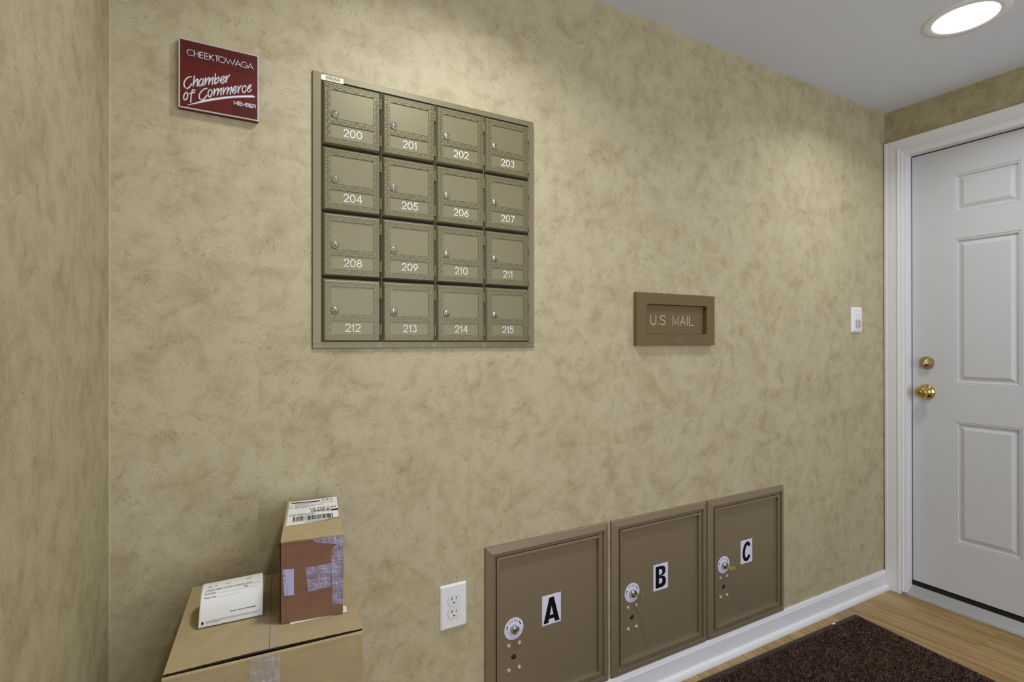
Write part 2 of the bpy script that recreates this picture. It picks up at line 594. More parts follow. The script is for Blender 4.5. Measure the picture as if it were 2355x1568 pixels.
def stroke_text(mb, text, u, v, cap, w, h, d0, gap=0.24, center=False, rnd_=False, mi=0, xs=1.0):
    tot = sum(ST[c][0] * xs if c != ' ' else 0.5 for c in text) + gap * (len(text) - 1)
    x = u - tot * cap / 2 if center else u
    for c in text:
        if c == ' ':
            x += (0.5 + gap) * cap
            continue
        wd, ss = ST[c]
        for si, pl in enumerate(ss):
            cl = len(pl) > 6 and abs(pl[0][0] - pl[-1][0]) < 1e-6 and abs(pl[0][1] - pl[-1][1]) < 1e-6
            q = [(x + a * xs * cap, v + b * cap) for a, b in pl]
            mb.ribbon(q[:-1] if cl else q, w, h * (1 + .12 * si), d0, mi, rnd_, True, cl)
        x += (wd * xs + gap) * cap


_glyph = {}


def glyphs(text):
    """Flat triangles of a line of sans text in Blender's built-in font (size 1)."""
    if text in _glyph:
        return _glyph[text]
    cu = bpy.data.curves.new('lettering', 'FONT')
    cu.body = text
    cu.size = 1.0
    ob = bpy.data.objects.new('lettering', cu)
    COL.objects.link(ob)
    dg = bpy.context.evaluated_depsgraph_get()
    dg.update()
    me = ob.evaluated_get(dg).to_mesh()
    vs = [(v.co.x, v.co.y) for v in me.vertices]
    fs = [tuple(p.vertices) for p in me.polygons]
    ob.evaluated_get(dg).to_mesh_clear()
    bpy.data.objects.remove(ob, do_unlink=True)
    bpy.data.curves.remove(cu)
    _glyph[text] = (vs, fs)
    return vs, fs


def flat_text(mb, text, place, size, mi=0, wid=None):
    """place(a, b) maps text-plane coordinates (a along, b up) to the builder's coordinates."""
    vs, fs = glyphs(text)
    if not vs:
        return
    mx = max(v[0] for v in vs)
    k = (wid / mx) if wid else size
    mb.add([place(a * k, b * size) for a, b in vs], fs, mi)


# ------------------------------------------------------------------ the room
YD0, YD1 = -0.0925, -1.006       # door opening in the right wall
ZD = 2.079
mb = MB()
mb.box((XL - 0.1, YF - 0.1, -0.08), (XR + 0.1, 0.1, 0.0))
struct(mb.build('floor', M['floor']))
mb = MB()
mb.box((XL - 0.1, YF - 0.1, H), (XR + 0.1, 0.1, H + 0.08))
struct(mb.build('ceiling', M['ceiling']))
mb = MB()
mb.box((XL - 0.1, 0.0, 0.0), (XR + 0.1, 0.1, H))
struct(mb.build('wall_back', M['wall']))
mb = MB()
mb.box((XL - 0.1, YF, 0.0), (XL, 0.0, H))
struct(mb.build('wall_left', M['wall_side']))
mb = MB()
mb.box((XR, YD0 + 0.02, 0.0), (XR + 0.1, 0.0, H))
mb.box((XR, YD1 - 0.02, ZD + 0.02), (XR + 0.1, YD0 + 0.02, H))
mb.box((XR, YF, 0.0), (XR + 0.1, YD1 - 0.02, H))
struct(mb.build('wall_right', M['wall_side']))
mb = MB()
mb.box((XL - 0.1, YF - 0.1, 0.0), (0.15, YF, H))
mb.box((2.55, YF - 0.1, 0.0), (XR + 0.1, YF, H))
mb.box((0.15, YF - 0.1, 0.0), (2.55, YF, 0.40))
mb.box((0.15, YF - 0.1, 2.25), (2.55, YF, H))
struct(mb.build('wall_front', M['wall_side']))  # unseen wall; its opening is assumed, to let the fill light in

# irregular bead of caulk down the inside corner
mb = MB()
vs, fs = [], []
nz_ = 120
for i in range(nz_ + 1):
    w_ = .0010 + .0007 * math.sin(i * .9) * math.sin(i * .37) + .0004 * rnd.random()
    z_ = .0905 + (H - .0905) * i / nz_
    vs += [(XL, -w_ - .001, z_), (XL + w_ * .7, -w_ * .7, z_), (XL + w_ + .001, 0, z_)]
for i in range(nz_):
    for k in range(2):
        q = 3 * i + k
        fs.append((q, q + 1, q + 4, q + 3))
mb.add(vs, fs, 0, True)
struct(mb.build('trim_4', plain('corner_caulk', srgb(184, 173, 138), 0.6), merge=False))

# baseboard with shoe moulding
def baseboard(name, x0, x1):
    prof = [(0, .0905), (.0065, .0905), (.0088, .0885), (.0100, .0845), (.0112, .0790), (.0128, .0755), (.0128, .0715), (.0112, .0700),
            (.0118, .0680), (.0118, .0215), (.0150, .0212), (.0195, .0185), (.0230, .0140), (.0252, .0080), (.0258, 0.0), (0, 0)]
    b = MB()
    n = len(prof)
    vs = [(x0, -d, z) for d, z in prof] + [(x1, -d, z) for d, z in prof]
    b.add(vs, [(i, n + i, n + (i + 1) % n, (i + 1) % n) for i in range(n)] + [tuple(range(n)), tuple(range(2 * n - 1, n - 1, -1))])
    return struct(b.build(name, M['trim']))


baseboard('baseboard_back', XL, 2.826)

# door casing: three legs of one moulded profile, plus the jamb boards
def F_right(p):      # right wall: u = -y, v = z, d = distance out of the wall plane
    return (XR - p[2], -p[0], p[1])


mb = MB(F_right)
A0, A1, AT = 0.0045, 1.094, 2.157
cp = [(0, 0), (0, .017), (.010, .0185), (.014, .0165), (.050, .0155), (.058, .0185), (.0655, .0165), (.0665, .010), (.0665, 0)]
rows = []
for i, d in cp:
    rows += [(A0 + i, 0.0, d), (A0 + i, AT - i * 0.72, d), (A1 - i, AT - i * 0.72, d), (A1 - i, 0.0, d)]
fs = []
for k in range(len(cp) - 1):
    for j in range(3):
        a, b = k * 4 + j, k * 4 + j + 1
        fs.append((a, a + 4, b + 4, b))
mb.add(rows, fs)
struct(mb.build('trim_1', M['trim'], merge=False))
mb = MB(F_right)
ji = -YD0
jp = [(ji - .0215, .0), (ji - .0215, .0085), (ji - .0185, .0110), (ji - .0135, .0110), (ji - .012, .006), (ji, .0055), (ji, -.1)]
rows = []
jt = [2.1095, 2.1095, 2.106, 2.101, 2.0995, ZD, ZD]
for (i, d), tz in zip(jp, jt):
    rows += [(i, 0.012, d), (i, tz, d), (-YD1 + (ji - i), tz, d), (-YD1 + (ji - i), 0.012, d)]
fs = []
for k in range(len(jp) - 1):
    for j in range(3):
        a, b = k * 4 + j, k * 4 + j + 1
        fs.append((a, a + 4, b + 4, b))
mb.add(rows, fs)
struct(mb.build('trim_2', M['trim'], merge=False))

# threshold (sill) with ridges
mb = MB()
pr = [(XR + .09, 0.0), (XR - .004, 0.0), (XR - .004, .0035), (XR - .001, .0085), (XR + .004, .0105)]
for k in range(6):
    x = XR + .006 + k * .0062
    z = .012 + k * .0044
    pr += [(x, z), (x + .0045, z + .0036), (x + .0050, z + .0028), (x + .0062, z + .0030)]
pr += [(XR + .046, .041), (XR + .09, .042)]
y0, y1 = YD0 + .030, YD1 - .030
n = len(pr)
mb.add([(x, y0, z) for x, z in pr] + [(x, y1, z) for x, z in pr],
       [(i, (i + 1) % n, n + (i + 1) % n, n + i) for i in range(n)] + [tuple(range(n))[::-1], tuple(range(n, 2 * n))])
struct(mb.build('trim_3', M['sill']))

# six-panel door
XD = 2.888
DU0, DU1, DZ0, DZ1 = 0.0975, 1.001, 0.0655, 2.0730


def F_door(p):
    return (XD - p[2], -p[0], p[1])


mb = MB(F_door)
pu = [(.2620, .4880), (.6105, .8365)]
pz = [(.2950, .8385), (1.0085, 1.6580), (1.7740, 1.9475)]
us = sorted([DU0, DU1] + [x for q in pu for x in q])
zs = sorted([DZ0, DZ1] + [x for q in pz for x in q])
for a in range(len(us) - 1):
    for b in range(len(zs) - 1):
        q = (us[a], us[a + 1], zs[b], zs[b + 1])
        if (us[a], us[a + 1]) in pu and (zs[b], zs[b + 1]) in pz:
            mb.frame(*q, [(0, 0), (.0018, -.0032), (.005, -.0015), (.0095, -.0030), (.0125, -.0105), (.019, -.0100), (.034, -.0015), (.036, -.0015)], cap=True)
        else:
            mb.add([(q[0], q[2], 0), (q[1], q[2], 0), (q[1], q[3], 0), (q[0], q[3], 0)], [(0, 1, 2, 3)])
mb.add([(DU0, DZ0, 0), (DU1, DZ0, 0), (DU1, DZ1, 0), (DU0, DZ1, 0), (DU0, DZ0, -.04), (DU1, DZ0, -.04), (DU1, DZ1, -.04), (DU0, DZ1, -.04)],
       [(0, 4, 5, 1), (1, 5, 6, 2), (2, 6, 7, 3), (3, 7, 4, 0), (4, 7, 6, 5)])
door = struct(mb.build('door_1', M['door']), 'white six-panel door in the right wall with brass deadbolt and knob', 'door')
mb = MB(F_door)
for a in ((ji - .001, DU0 + .004, .03, ZD + .002), (DU1 - .004, -YD1 + .001, .03, ZD + .002), (ji, -YD1, DZ1 - .004, ZD + .004), (ji, -YD1, .030, DZ0 + .006)):
    mb.box((a[0], a[2], -.03), (a[1], a[3], -.007))
mb.ribbon([(ji + .004, .052), (-YD1 - .004, .052)], .018, .007, -.007)
mb.build('weatherstrip', M['black'], door)
mb = MB(F_door)
mb.lathe((.155, 1.0985), [(.0300, 0), (.0300, .004), (.0285, .008), (.0245, .016), (.0215, .0235), (.0205, .0245), (.0115, .0245), (.0110, .0270), (.0, .0270)], 40, cap=False)
db = mb.build('deadbolt', M['brass_dull'], door)
db['label'] = 'satin brass deadbolt cylinder above the door knob'
mb = MB(F_door)
mb.lathe((.155, 1.0955), [(.0075, .0268), (.007, .0285), (0, .0285)], 20, cap=False)
mb.build('keyway', M['steel'], db)
mb = MB(F_door)
kx, kz = .1535, .9625
mb.lathe((kx, kz), [(.0355, 0), (.0355, .003), (.0330, .007), (.0250, .013), (.0170, .017), (.0135, .021), (.0125, .028), (.0150, .031), (.0215, .0345),
                    (.0255, .040), (.0265, .046), (.0255, .052), (.0225, .058), (.0180, .0620), (.0165, .0615), (.0120, .0640), (.0, .0645)], 48, cap=False)
kn = mb.build('doorknob', M['brass'], door)
kn['label'] = 'polished round brass door knob'
mb = MB(F_door)
mb.lathe((kx, kz), [(.0085, .0640), (.0080, .0662), (0, .0662)], 20, cap=False)
mb.box((kx - .0008, kz - .005, .0655), (kx + .0008, kz + .005, .0667), 1)
mb.build('keyway', [M['brass_dull'], M['black']], kn)

# assumed window in the front wall, built around the fill light behind the camera
mb = MB()
for a, b in (((.15, YF - .09, .40), (.20, YF - .02, 2.25)), ((2.50, YF - .09, .40), (2.55, YF - .02, 2.25)), ((.15, YF - .09, .40), (2.55, YF - .02, .45)),
             ((.15, YF - .09, 2.20), (2.55, YF - .02, 2.25)), ((1.33, YF - .09, .40), (1.37, YF - .02, 2.25))):
    mb.box(a, b)
struct(mb.build('assumed_window_1', M['trim'], merge=False))

# ------------------------------------------------------------------ ceiling lights
def ceiling_light(x, y, label):
    r = thing('recessed_light', label, 'ceiling light', (x, y, H), 0, 'recessed ceiling lights')
    fr = lambda p: (p[0], p[1], -p[2])
    b = MB(fr)
    b.lathe((0, 0), [(.119, 0), (.119, .0015), (.116, .0035), (.100, .0045), (.092, .0040), (.090, .0020), (.090, 0)], 64, cap=False)
    b.build('trim_ring', M['trim'], r)
    b = MB(fr)
    b.lathe((0, 0), [(.090, .0010), (.086, .0028), (.070, .0042), (.0, .0050)], 64, cap=False)
    b.build('lens', M['lens'], r)
    return r


ceiling_light(*LIGHTS[0], 'lit round recessed ceiling light with white trim ring near the door')
ceiling_light(*LIGHTS[1], 'assumed lit round recessed ceiling light above the mailbox panel, out of frame')

# ------------------------------------------------------------------ mailbox panel
PX0, PX1, PZ0, PZ1 = .1992, .8308, 1.1812, 1.8600
bank = thing('mailbox_panel', 'bronze wall panel of sixteen numbered mailboxes with Greek key borders', 'mailboxes', ((PX0 + PX1) / 2, 0, PZ0))
ox, oz = (PX0 + PX1) / 2, PZ0
mb = MB(F_back)
u0, u1, v0, v1 = PX0 - ox, PX1 - ox, 0, PZ1 - PZ0
mb.loops([(u0, u1, v0, v1, 0), (u0, u1, v0, v1, .004), (u0 + .0012, u1 - .0012, v0 + .0012, v1 - .0012, .0052),
          (u0 + .0205, u1 - .0195, v0 + .0165, v1 - .0150, .0052), (u0 + .0205, u1 - .0195, v0 + .0165, v1 - .0150, .0030)], n=1, cap=False)
# overlapping end laps of the side strips
for a, b in ((u0, u0 + .0195), (u1 - .0185, u1)):
    mb.loops([(a + .001, b, v0 + .0135, v1 - .0145, .005), (a + .001, b, v0 + .0135, v1 - .0145, .0066)], n=1)
# backing and the rails between the doors
mb.add([(u0 + .02, v0 + .016, .0030), (u1 - .019, v0 + .016, .0030), (u1 - .019, v1 - .0145, .0030), (u0 + .02, v1 - .0145, .0030)], [(0, 1, 2, 3)], 1)
for k in range(5):
    x = .2190 + .1475 * k - ox
    mb.box((x - .0008, v0 + .0165, .003), (x + .0008, v1 - .015, .0075))
mb.build('panel_frame', [M['bronze'], M['dark']], bank, merge=False)
mb = MB(F_back)
lx0, lx1, lz0, lz1 = .2192 - ox, .2730 - ox, 1.8418 - oz, 1.8548 - oz
mb.loops([(lx0, lx1, lz0, lz1, .0050, .003), (lx0, lx1, lz0, lz1, .0060, .003)], 0, True, 4)
mb.loops([(lx0 + .0110, lx1 - .0090, lz0 + .0048, lz1 - .0018, .0060), (lx0 + .0110, lx1 - .0090, lz0 + .0048, lz1 - .0018, .00615)], 1, True, 1)
flat_text(mb, 'SALSBURY', lambda a, b: (lx0 + .0122 + a, lz0 + .0060 + b, .0063), .0066, 0, .0318)
xx = lx0 + .011
for wd in (.006, .012, .004, .008):
    mb.box((xx, lz0 + .0022, .0060), (xx + wd, lz0 + .0032, .0061), 2)
    xx += wd + .0012
mb.build('maker_label', [M['cream'], M['cream_print'], M['cream_print']], bank, merge=False).__setitem__('label', 'cream maker label with a dark name block')

DW, DH = .1390, .1545            # mailbox door, local origin bottom-left corner
fu0, fu1, fv0, fv1 = .0050, .1393, .0025, .1498     # front face
pu0, pu1 = .0181, .1261
up0, up1, nm0, nm1 = .0650, .1370, .0160, .0525


def greek(mb, u, v, w, h, flip, mirror, vert, d):
    pl = [(0, 0), (0, 1), (.78, 1), (.78, .36), (.36, .36), (.36, .66)]
    q = []
    for a, b in pl:
        if flip: b = 1 - b
        if mirror: a = 1 - a
        a = .08 + a * .84
        q.append((u + b * w, v + a * h) if vert else (u + a * w, v + b * h))
    mb.ribbon(q, .0013, .0013, d, 0, False, False)


def mailbox_door_mesh():
    b = MB(F_back)
    fd = .0150
    # body with bevelled edge
    b.loops([(0, DW + .0005, 0, DH, .0035), (0, DW + .0005, 0, DH, .0085), (.0012, DW - .0002, .0008, DH - .0008, .0100),
             (fu0 - .0008, fu1 - .0002, fv0, fv1, fd - .0004), (fu0, fu1 - .001, fv0 + .0008, fv1 - .0008, fd)], n=1, cap=False)
    # face as a grid with two sunk fields
    us_ = [fu0, pu0, pu1, fu1 - .001]
    vs_ = [fv0 + .0008, nm0, nm1, up0, up1, fv1 - .0008]
    for i in range(3):
        for j in range(5):
            q = (us_[i], us_[i + 1], vs_[j], vs_[j + 1])
            if i == 1 and j in (1, 3):
                b.frame(*q, [(0, fd), (.0004, fd + .0009), (.0013, fd + .0009), (.0019, fd - .0014)], cap=True)
            else:
                b.add([(q[0], q[2], fd), (q[1], q[2], fd), (q[1], q[3], fd), (q[0], q[3], fd)], [(0, 1, 2, 3)])
    # raised outer bead
    b.frame(fu0 + .0004, fu1 - .0014, fv0 + .0012, fv1 - .0012, [(0, fd), (.0002, fd + .0009), (.0011, fd + .0009), (.0013, fd)])
    # Greek key bands
    kw = (pu1 - pu0) / 11.0
    for v_, h_, off in ((fv0 + .0033, .0092, 0), (nm1 + .0019, .0088, 0), (up1 + .0021, .0090, 1)):
        for k in range(11):
            u_ = pu0 + k * kw
            if k == 5:
                for sgn in (0, 1):
                    greek(b, u_ + (0 if sgn == 0 else kw * .5), v_, kw * .5, h_, False, sgn == 1, False, fd)
            else:
                greek(b, u_, v_, kw, h_, (k + off) % 2 == 0 if k < 5 else (k + off) % 2 == 1, k > 5, False, fd)
    vh = (up1 - nm0) / 14.0
    for u_ in (fu0 + .0026, pu1 + .0018):
        for k in range(14):
            greek(b, u_, nm0 + k * vh, .0086, vh, k % 2 == 0, False, True, fd)
        for v_ in (fv0 + .0033, up1 + .0021):
            for i_, wq in ((0, .0086), (.0026, .0034)):
                b.ribbon([(u_ + i_, v_ + i_), (u_ + .0086 - i_, v_ + i_), (u_ + .0086 - i_, v_ + .0090 - i_), (u_ + i_, v_ + .0090 - i_)], .0012, .0013, fd, 0, False, False, True)
    return b


def lock_mesh():
    b = MB(F_back)
    b.lathe((0, 0), [(.0100, .0130), (.0100, .0158), (.0092, .0168), (.0080, .0168), (.0076, .0160)], 32, 0, cap=False)
    b.lathe((0, 0), [(.0076, .0160), (.0072, .0176), (.0, .0178)], 32, 1, cap=False)
    b.box((-.0009, -.0048, .0170), (.0009, .0030, .0181), 2)
    b.lathe((0, .0030), [(.0015, .0170), (.0015, .0181)], 12, 2)
    return b


def hinge_mesh():
    b = MB(F_back)
    for z0, z1 in ((-.0135, -.0065), (-.0058, .0058), (.0065, .0135)):
        b.add([(.0028 * math.cos(a), z, .0128 + .0028 * math.sin(a)) for z in (z0, z1) for a in [2 * PI * i / 14 for i in range(14)]],
              [(i, (i + 1) % 14, 14 + (i + 1) % 14, 14 + i) for i in range(14)] + [tuple(range(14)), tuple(range(14, 28))], 0, False)
    b.box((-.003, -.0135, .004), (.0006, .0135, .0125))
    return b


def link_copy(src, parent, loc):
    c = src.copy()
    COL.objects.link(c)
    c.parent = parent
    c.location = loc
    return c


proto = None
for k in range(16):
    r_, c_ = divmod(k, 4)
    num = str(200 + k)
    loc = (.2215 + .1475 * c_ - ox, 0, 1.8385 - .1617 * r_ - DH - oz)
    if proto is None:
        d_ = mailbox_door_mesh().build('mailbox_door', [M['bronze']], bank, loc, merge=False)
        lk = lock_mesh().build('lock', [M['bronze'], M['steel'], M['black']], d_, (.0289, 0, .0770))
        hg = hinge_mesh().build('hinge', M['bronze'], d_, (.1428, 0, .1250))
        h2 = link_copy(hg, d_, (.1428, 0, .0300))
        proto = (d_, lk, hg)
    else:
        d_ = link_copy(proto[0], bank, loc)
        link_copy(proto[1], d_, (.0289, 0, .0770))
        link_copy(proto[2], d_, (.1428, 0, .1250))
        link_copy(proto[2], d_, (.1428, 0, .0300))
    d_['label'] = 'bronze mailbox door numbered ' + num
    b = MB(F_back)
    stroke_text(b, num, .0725, .0252, .0180, .0021, .0003, .0136, 0.25, True)
    b.build('number', M['number'], d_, merge=False)['label'] = 'white number ' + num

# ------------------------------------------------------------------ outgoing mail slot
sx0, sx1, sz0, sz1 = 1.2300, 1.6120, 1.1845, 1.3660
so = (sx0 + sx1) / 2
slot = thing('mail_slot', 'bronze outgoing mail slot plate lettered U.S MAIL on the wall', 'mail slot', (so, 0, sz0))
mb = MB(F_back)
hx0, hx1, hz0, hz1 = 1.2742 - so, 1.5700 - so, 1.2235 - sz0, 1.3270 - sz0
W0, W1, V0, V1 = sx0 - so, sx1 - so, 0, sz1 - sz0
mb.loops([(W0, W1, V0, V1, 0, .0015), (W0, W1, V0, V1, .0155, .0015), (W0 + .0010, W1 - .0010, V0 + .0010, V1 - .0010, .0170, .0015),
          (hx0 - .0008, hx1 + .0008, hz0 - .0008, hz1 + .0008, .0170, .0065), (hx0, hx1, hz0, hz1, .0162, .006), (hx0, hx1, hz0, hz1, .0010, .006)], n=6, cap=True, capm=1)
mb.build('face_plate', [M['bronze_dark'], M['dark']], slot)
mb = MB(F_back)
mb.loops([(hx0 + .0015, hx1 - .0050, hz0 + .0010, hz1 - .001, .0012), (hx0 + .0015, hx1 - .0050, hz0 + .0010, hz1 - .001, .0030),
          (hx0 + .0020, hx1 - .0055, hz0 + .0015, hz1 - .0015, .0035)], n=1)
mb.build('flap', M['bronze_dark'], slot)
mb = MB(F_back)
for ch, xl, wd in (('U', 1.3050, .0235), ('.', 1.3380, .0), ('S', 1.3495, .0235), ('M', 1.4100, .0290), ('A', 1.4470, .0250), ('I', 1.4820, .0), ('L', 1.4930, .0215)):
    w0, ss = ST[ch]
    kx_ = wd / w0 if w0 > .2 else .032
    for si, pl in enumerate(ss):
        mb.ribbon([(xl - so + a * kx_, 1.2570 - sz0 + b_ * .0325) for a, b_ in pl], .0026, .0003 + .0001 * si, .0035, 0)
mb.build('lettering', M['mailtext'], slot, merge=False)['label'] = 'cream engraved lettering U.S MAIL'
mb = MB(F_back)
for zz in (.0195, .0125):
    mb.box((1.4020 - so, zz, .0169), (1.4400 - so, zz + .0035, .01705))
mb.build('maker_mark', plain('worn_bronze_print', srgb(124, 107, 75), 0.5), slot, merge=False)

# ------------------------------------------------------------------ red plaque
SX, SZ = .0008 + .0012, 1.7811 + .0012
plq = thing('plaque', 'square red metal plaque with raised silver lettering reading Chamber of Commerce', 'plaque', (SX, 0, SZ))
hw, hh = .0782, .0755
mb = MB(F_back)
mb.loops([(-hw, hw, -hh, hh, 0), (-hw, hw, -hh, hh, .0125), (-hw + .001, hw - .001, -hh + .001, hh - .001, .0132)], n=1)
mb.build('backing', M['red'], plq)
mb = MB(F_back)
mb.frame(-hw, hw, -hh, hh, [(0, .0120), (0, .0150), (.0006, .0156), (.0020, .0156), (.0026, .0150), (.0026, .0130)])
mb.build('border', M['silver'], plq)
mb = MB(F_back)
mb.loops([(-.0700, .0700, .0298, .0690, .0130), (-.0700, .0700, .0298, .0690, .0136)], n=1)
mb.build('name_plate', M['red2'], plq)
mb = MB(F_back)
mb.loops([(.0250, .0715, -.0680, -.0440, .0130), (.0250, .0715, -.0680, -.0440, .0135)], n=1)
mb.build('name_plate', M['red2'], plq)
mb = MB(F_back)
CHK = (('C', -626, -516), ('H', -492, -416), ('E', -385, -322), ('E', -294, -230), ('K', -201, -118), ('T', -95, -24), ('O', -26, 106), ('W', 116, 299), ('A', 302, 414), ('G', 425, 546), ('A', 560, 674))
for ch, a0, a1 in CHK:
    w0, ss = ST[ch]
    for pl in ss:
        cl = len(pl) > 6 and abs(pl[0][0] - pl[-1][0]) < 1e-6 and abs(pl[0][1] - pl[-1][1]) < 1e-6
        q = [((a0 + (a1 - a0) * a / w0) * 1e-4, (412 + b_ * 128) * 1e-4) for a, b_ in pl]
        mb.ribbon(q[:-1] if cl else q, .0019, .0022, .0134, 0, True, True, cl)
mb.build('lettering', M['silver'], plq, merge=False)['label'] = 'thin raised silver capitals CHEEKTOWAGA'
mb = MB(F_back)
for i, ch in enumerate('MEMBER'):
    w0, ss = ST[ch]
    a0 = (281, 368, 436, 533, 604, 668)[i]
    a1 = (352, 421, 516, 588, 656, 722)[i]
    for pl in ss:
        mb.ribbon([((a0 + (a1 - a0) * a / w0) * 1e-4, (-466 + b_ * 78) * 1e-4) for a, b_ in pl], .0021, .0020, .0130, 0, True)
mb.build('lettering', M['silver'], plq, merge=False)['label'] = 'small raised silver word MEMBER'
mb = MB(F_back)
SCRIPT = [[(-550, -49), (-595, -67), (-643, -119), (-673, -182), (-684, -241), (-673, -295), (-636, -322), (-602, -306), (-567, -254), (-540, -199)], [(-491, -21), (-502, -133), (-512, -241)], [(-509, -215), (-477, -135), (-439, -73), (-425, -86), (-432, -149), (-437, -227)], [(-321, -49), (-345, -38), (-380, -79), (-404, -150), (-401, -206), (-373, -204), (-338, -142), (-318, -60)], [(-316, -47), (-328, -107), (-325, -188)], [(-278, -2), (-283, -80), (-289, -155)], [(-285, -130), (-254, -49), (-215, 14), (-204, -4), (-211, -79), (-218, -134)], [(-215, -113), (-183, -32), (-144, 35), (-133, 13), (-144, -63), (-151, -122)], [(-87, 127), (-96, 14), (-104, -99)], [(-103, -54), (-76, 11), (-29, 71), (-15, 50), (-29, -11), (-58, -59), (-90, -92)], [(18, 0), (61, 36), (87, 91), (72, 117), (43, 89), (18, 25), (18, -33), (43, -52), (72, -28), (90, 18)], [(123, 138), (121, 58), (119, -13)], [(123, 5), (141, 80), (163, 131), (192, 171)], [(-649, -418), (-677, -464), (-690, -531), (-680, -577), (-649, -570), (-622, -516), (-615, -450), (-625, -412), (-649, -418)], [(-477, -334), (-505, -316), (-529, -350), (-547, -434), (-553, -525), (-560, -607)], [(-584, -423), (-540, -405), (-488, -376)], [(-250, -232), (-296, -255), (-345, -307), (-387, -382), (-401, -450), (-383, -495), (-338, -501), (-296, -459), (-254, -384)], [(-193, -247), (-222, -295), (-229, -362), (-218, -409), (-190, -406), (-161, -347), (-151, -278), (-165, -245), (-193, -247)], [(-108, -211), (-115, -287), (-122, -358)], [(-119, -329), (-83, -246), (-40, -187), (-33, -214), (-41, -278), (-51, -334)], [(-47, -312), (-11, -230), (29, -163), (36, -190), (25, -263), (18, -318)], [(76, -139), (70, -219), (65, -291)], [(67, -261), (105, -178), (152, -113), (162, -140), (149, -209), (138, -266)], [(141, -244), (178, -161), (222, -92), (231, -119), (216, -194), (203, -255)], [(255, -168), (295, -142), (321, -86), (314, -54), (284, -78), (255, -143), (251, -194), (273, -222), (306, -198), (329, -151)], [(366, -33), (364, -109), (362, -194)], [(366, -159), (388, -79), (429, -10)], [(519, -39), (515, 6), (489, 4), (455, -46), (444, -108), (459, -155), (489, -152), (519, -99)], [(549, -58), (595, -22), (625, 36), (611, 52), (579, 17), (553, -57), (549, -100), (576, -119), (606, -95), (633, -47)]]


def smooth_line(pts, n=5):
    P = [np.array(p, float) for p in pts]
    out = []
    for i in range(len(P) - 1):
        p0, p1, p2, p3 = P[max(i - 1, 0)], P[i], P[i + 1], P[min(i + 2, len(P) - 1)]
        for k in range(n):
            t_ = k / n
            out.append(0.5 * ((2 * p1) + (-p0 + p2) * t_ + (2 * p0 - 5 * p1 + 4 * p2 - p3) * t_ ** 2 + (-p0 + 3 * p1 - 3 * p2 + p3) * t_ ** 3))
    out.append(P[-1])
    return [tuple(q * 1e-4) for q in out]


for i, s_ in enumerate(SCRIPT):
    if i == 13:
        mb.build('lettering', M['silver'], plq, merge=False)['label'] = 'raised silver script word Chamber'
        mb = MB(F_back)
    mb.ribbon(smooth_line(s_), .0032, .0026, .0130, 0, True)
mb.build('lettering', M['silver'], plq, merge=False)['label'] = 'raised silver script words of Commerce'
mb = MB(F_back)
SWOOSH = [(-625, -678), (-505, -607), (-366, -523), (-190, -435), (98, -325), (318, -256), (504, -202), (663, -165), (716, -197), (705, -226), (542, -258), (318, -313), (98, -389), (-119, -472), (-331, -564), (-470, -628), (-615, -690)]
top = SWOOSH[:9]
bot = SWOOSH[9:][::-1]
L_ = 24
def along(pl, t_):
    x = pl[0][0] + (pl[-1][0] - pl[0][0]) * t_
    return (x, float(np.interp(x, [p[0] for p in pl], [p[1] for p in pl])))
vs, fs = [], []
for i in range(L_ + 1):
    a_, b_ = along(top, i / L_), along(bot, i / L_)
    for k_, hh_ in ((0, 0), (.15, .7), (.5, 1), (.85, .7), (1, 0)):
        vs.append(((a_[0] + (b_[0] - a_[0]) * k_) * 1e-4, (a_[1] + (b_[1] - a_[1]) * k_) * 1e-4, .0130 + .0022 * hh_))
for i in range(L_):
    for k_ in range(4):
        q = i * 5 + k_
        fs.append((q, q + 5, q + 6, q + 1))
mb.add(vs, fs, 0, True)
mb.build('underline', M['silver'], plq, merge=False)

# ------------------------------------------------------------------ parcel lockers
LZ0, LZ1 = .0905, .6075


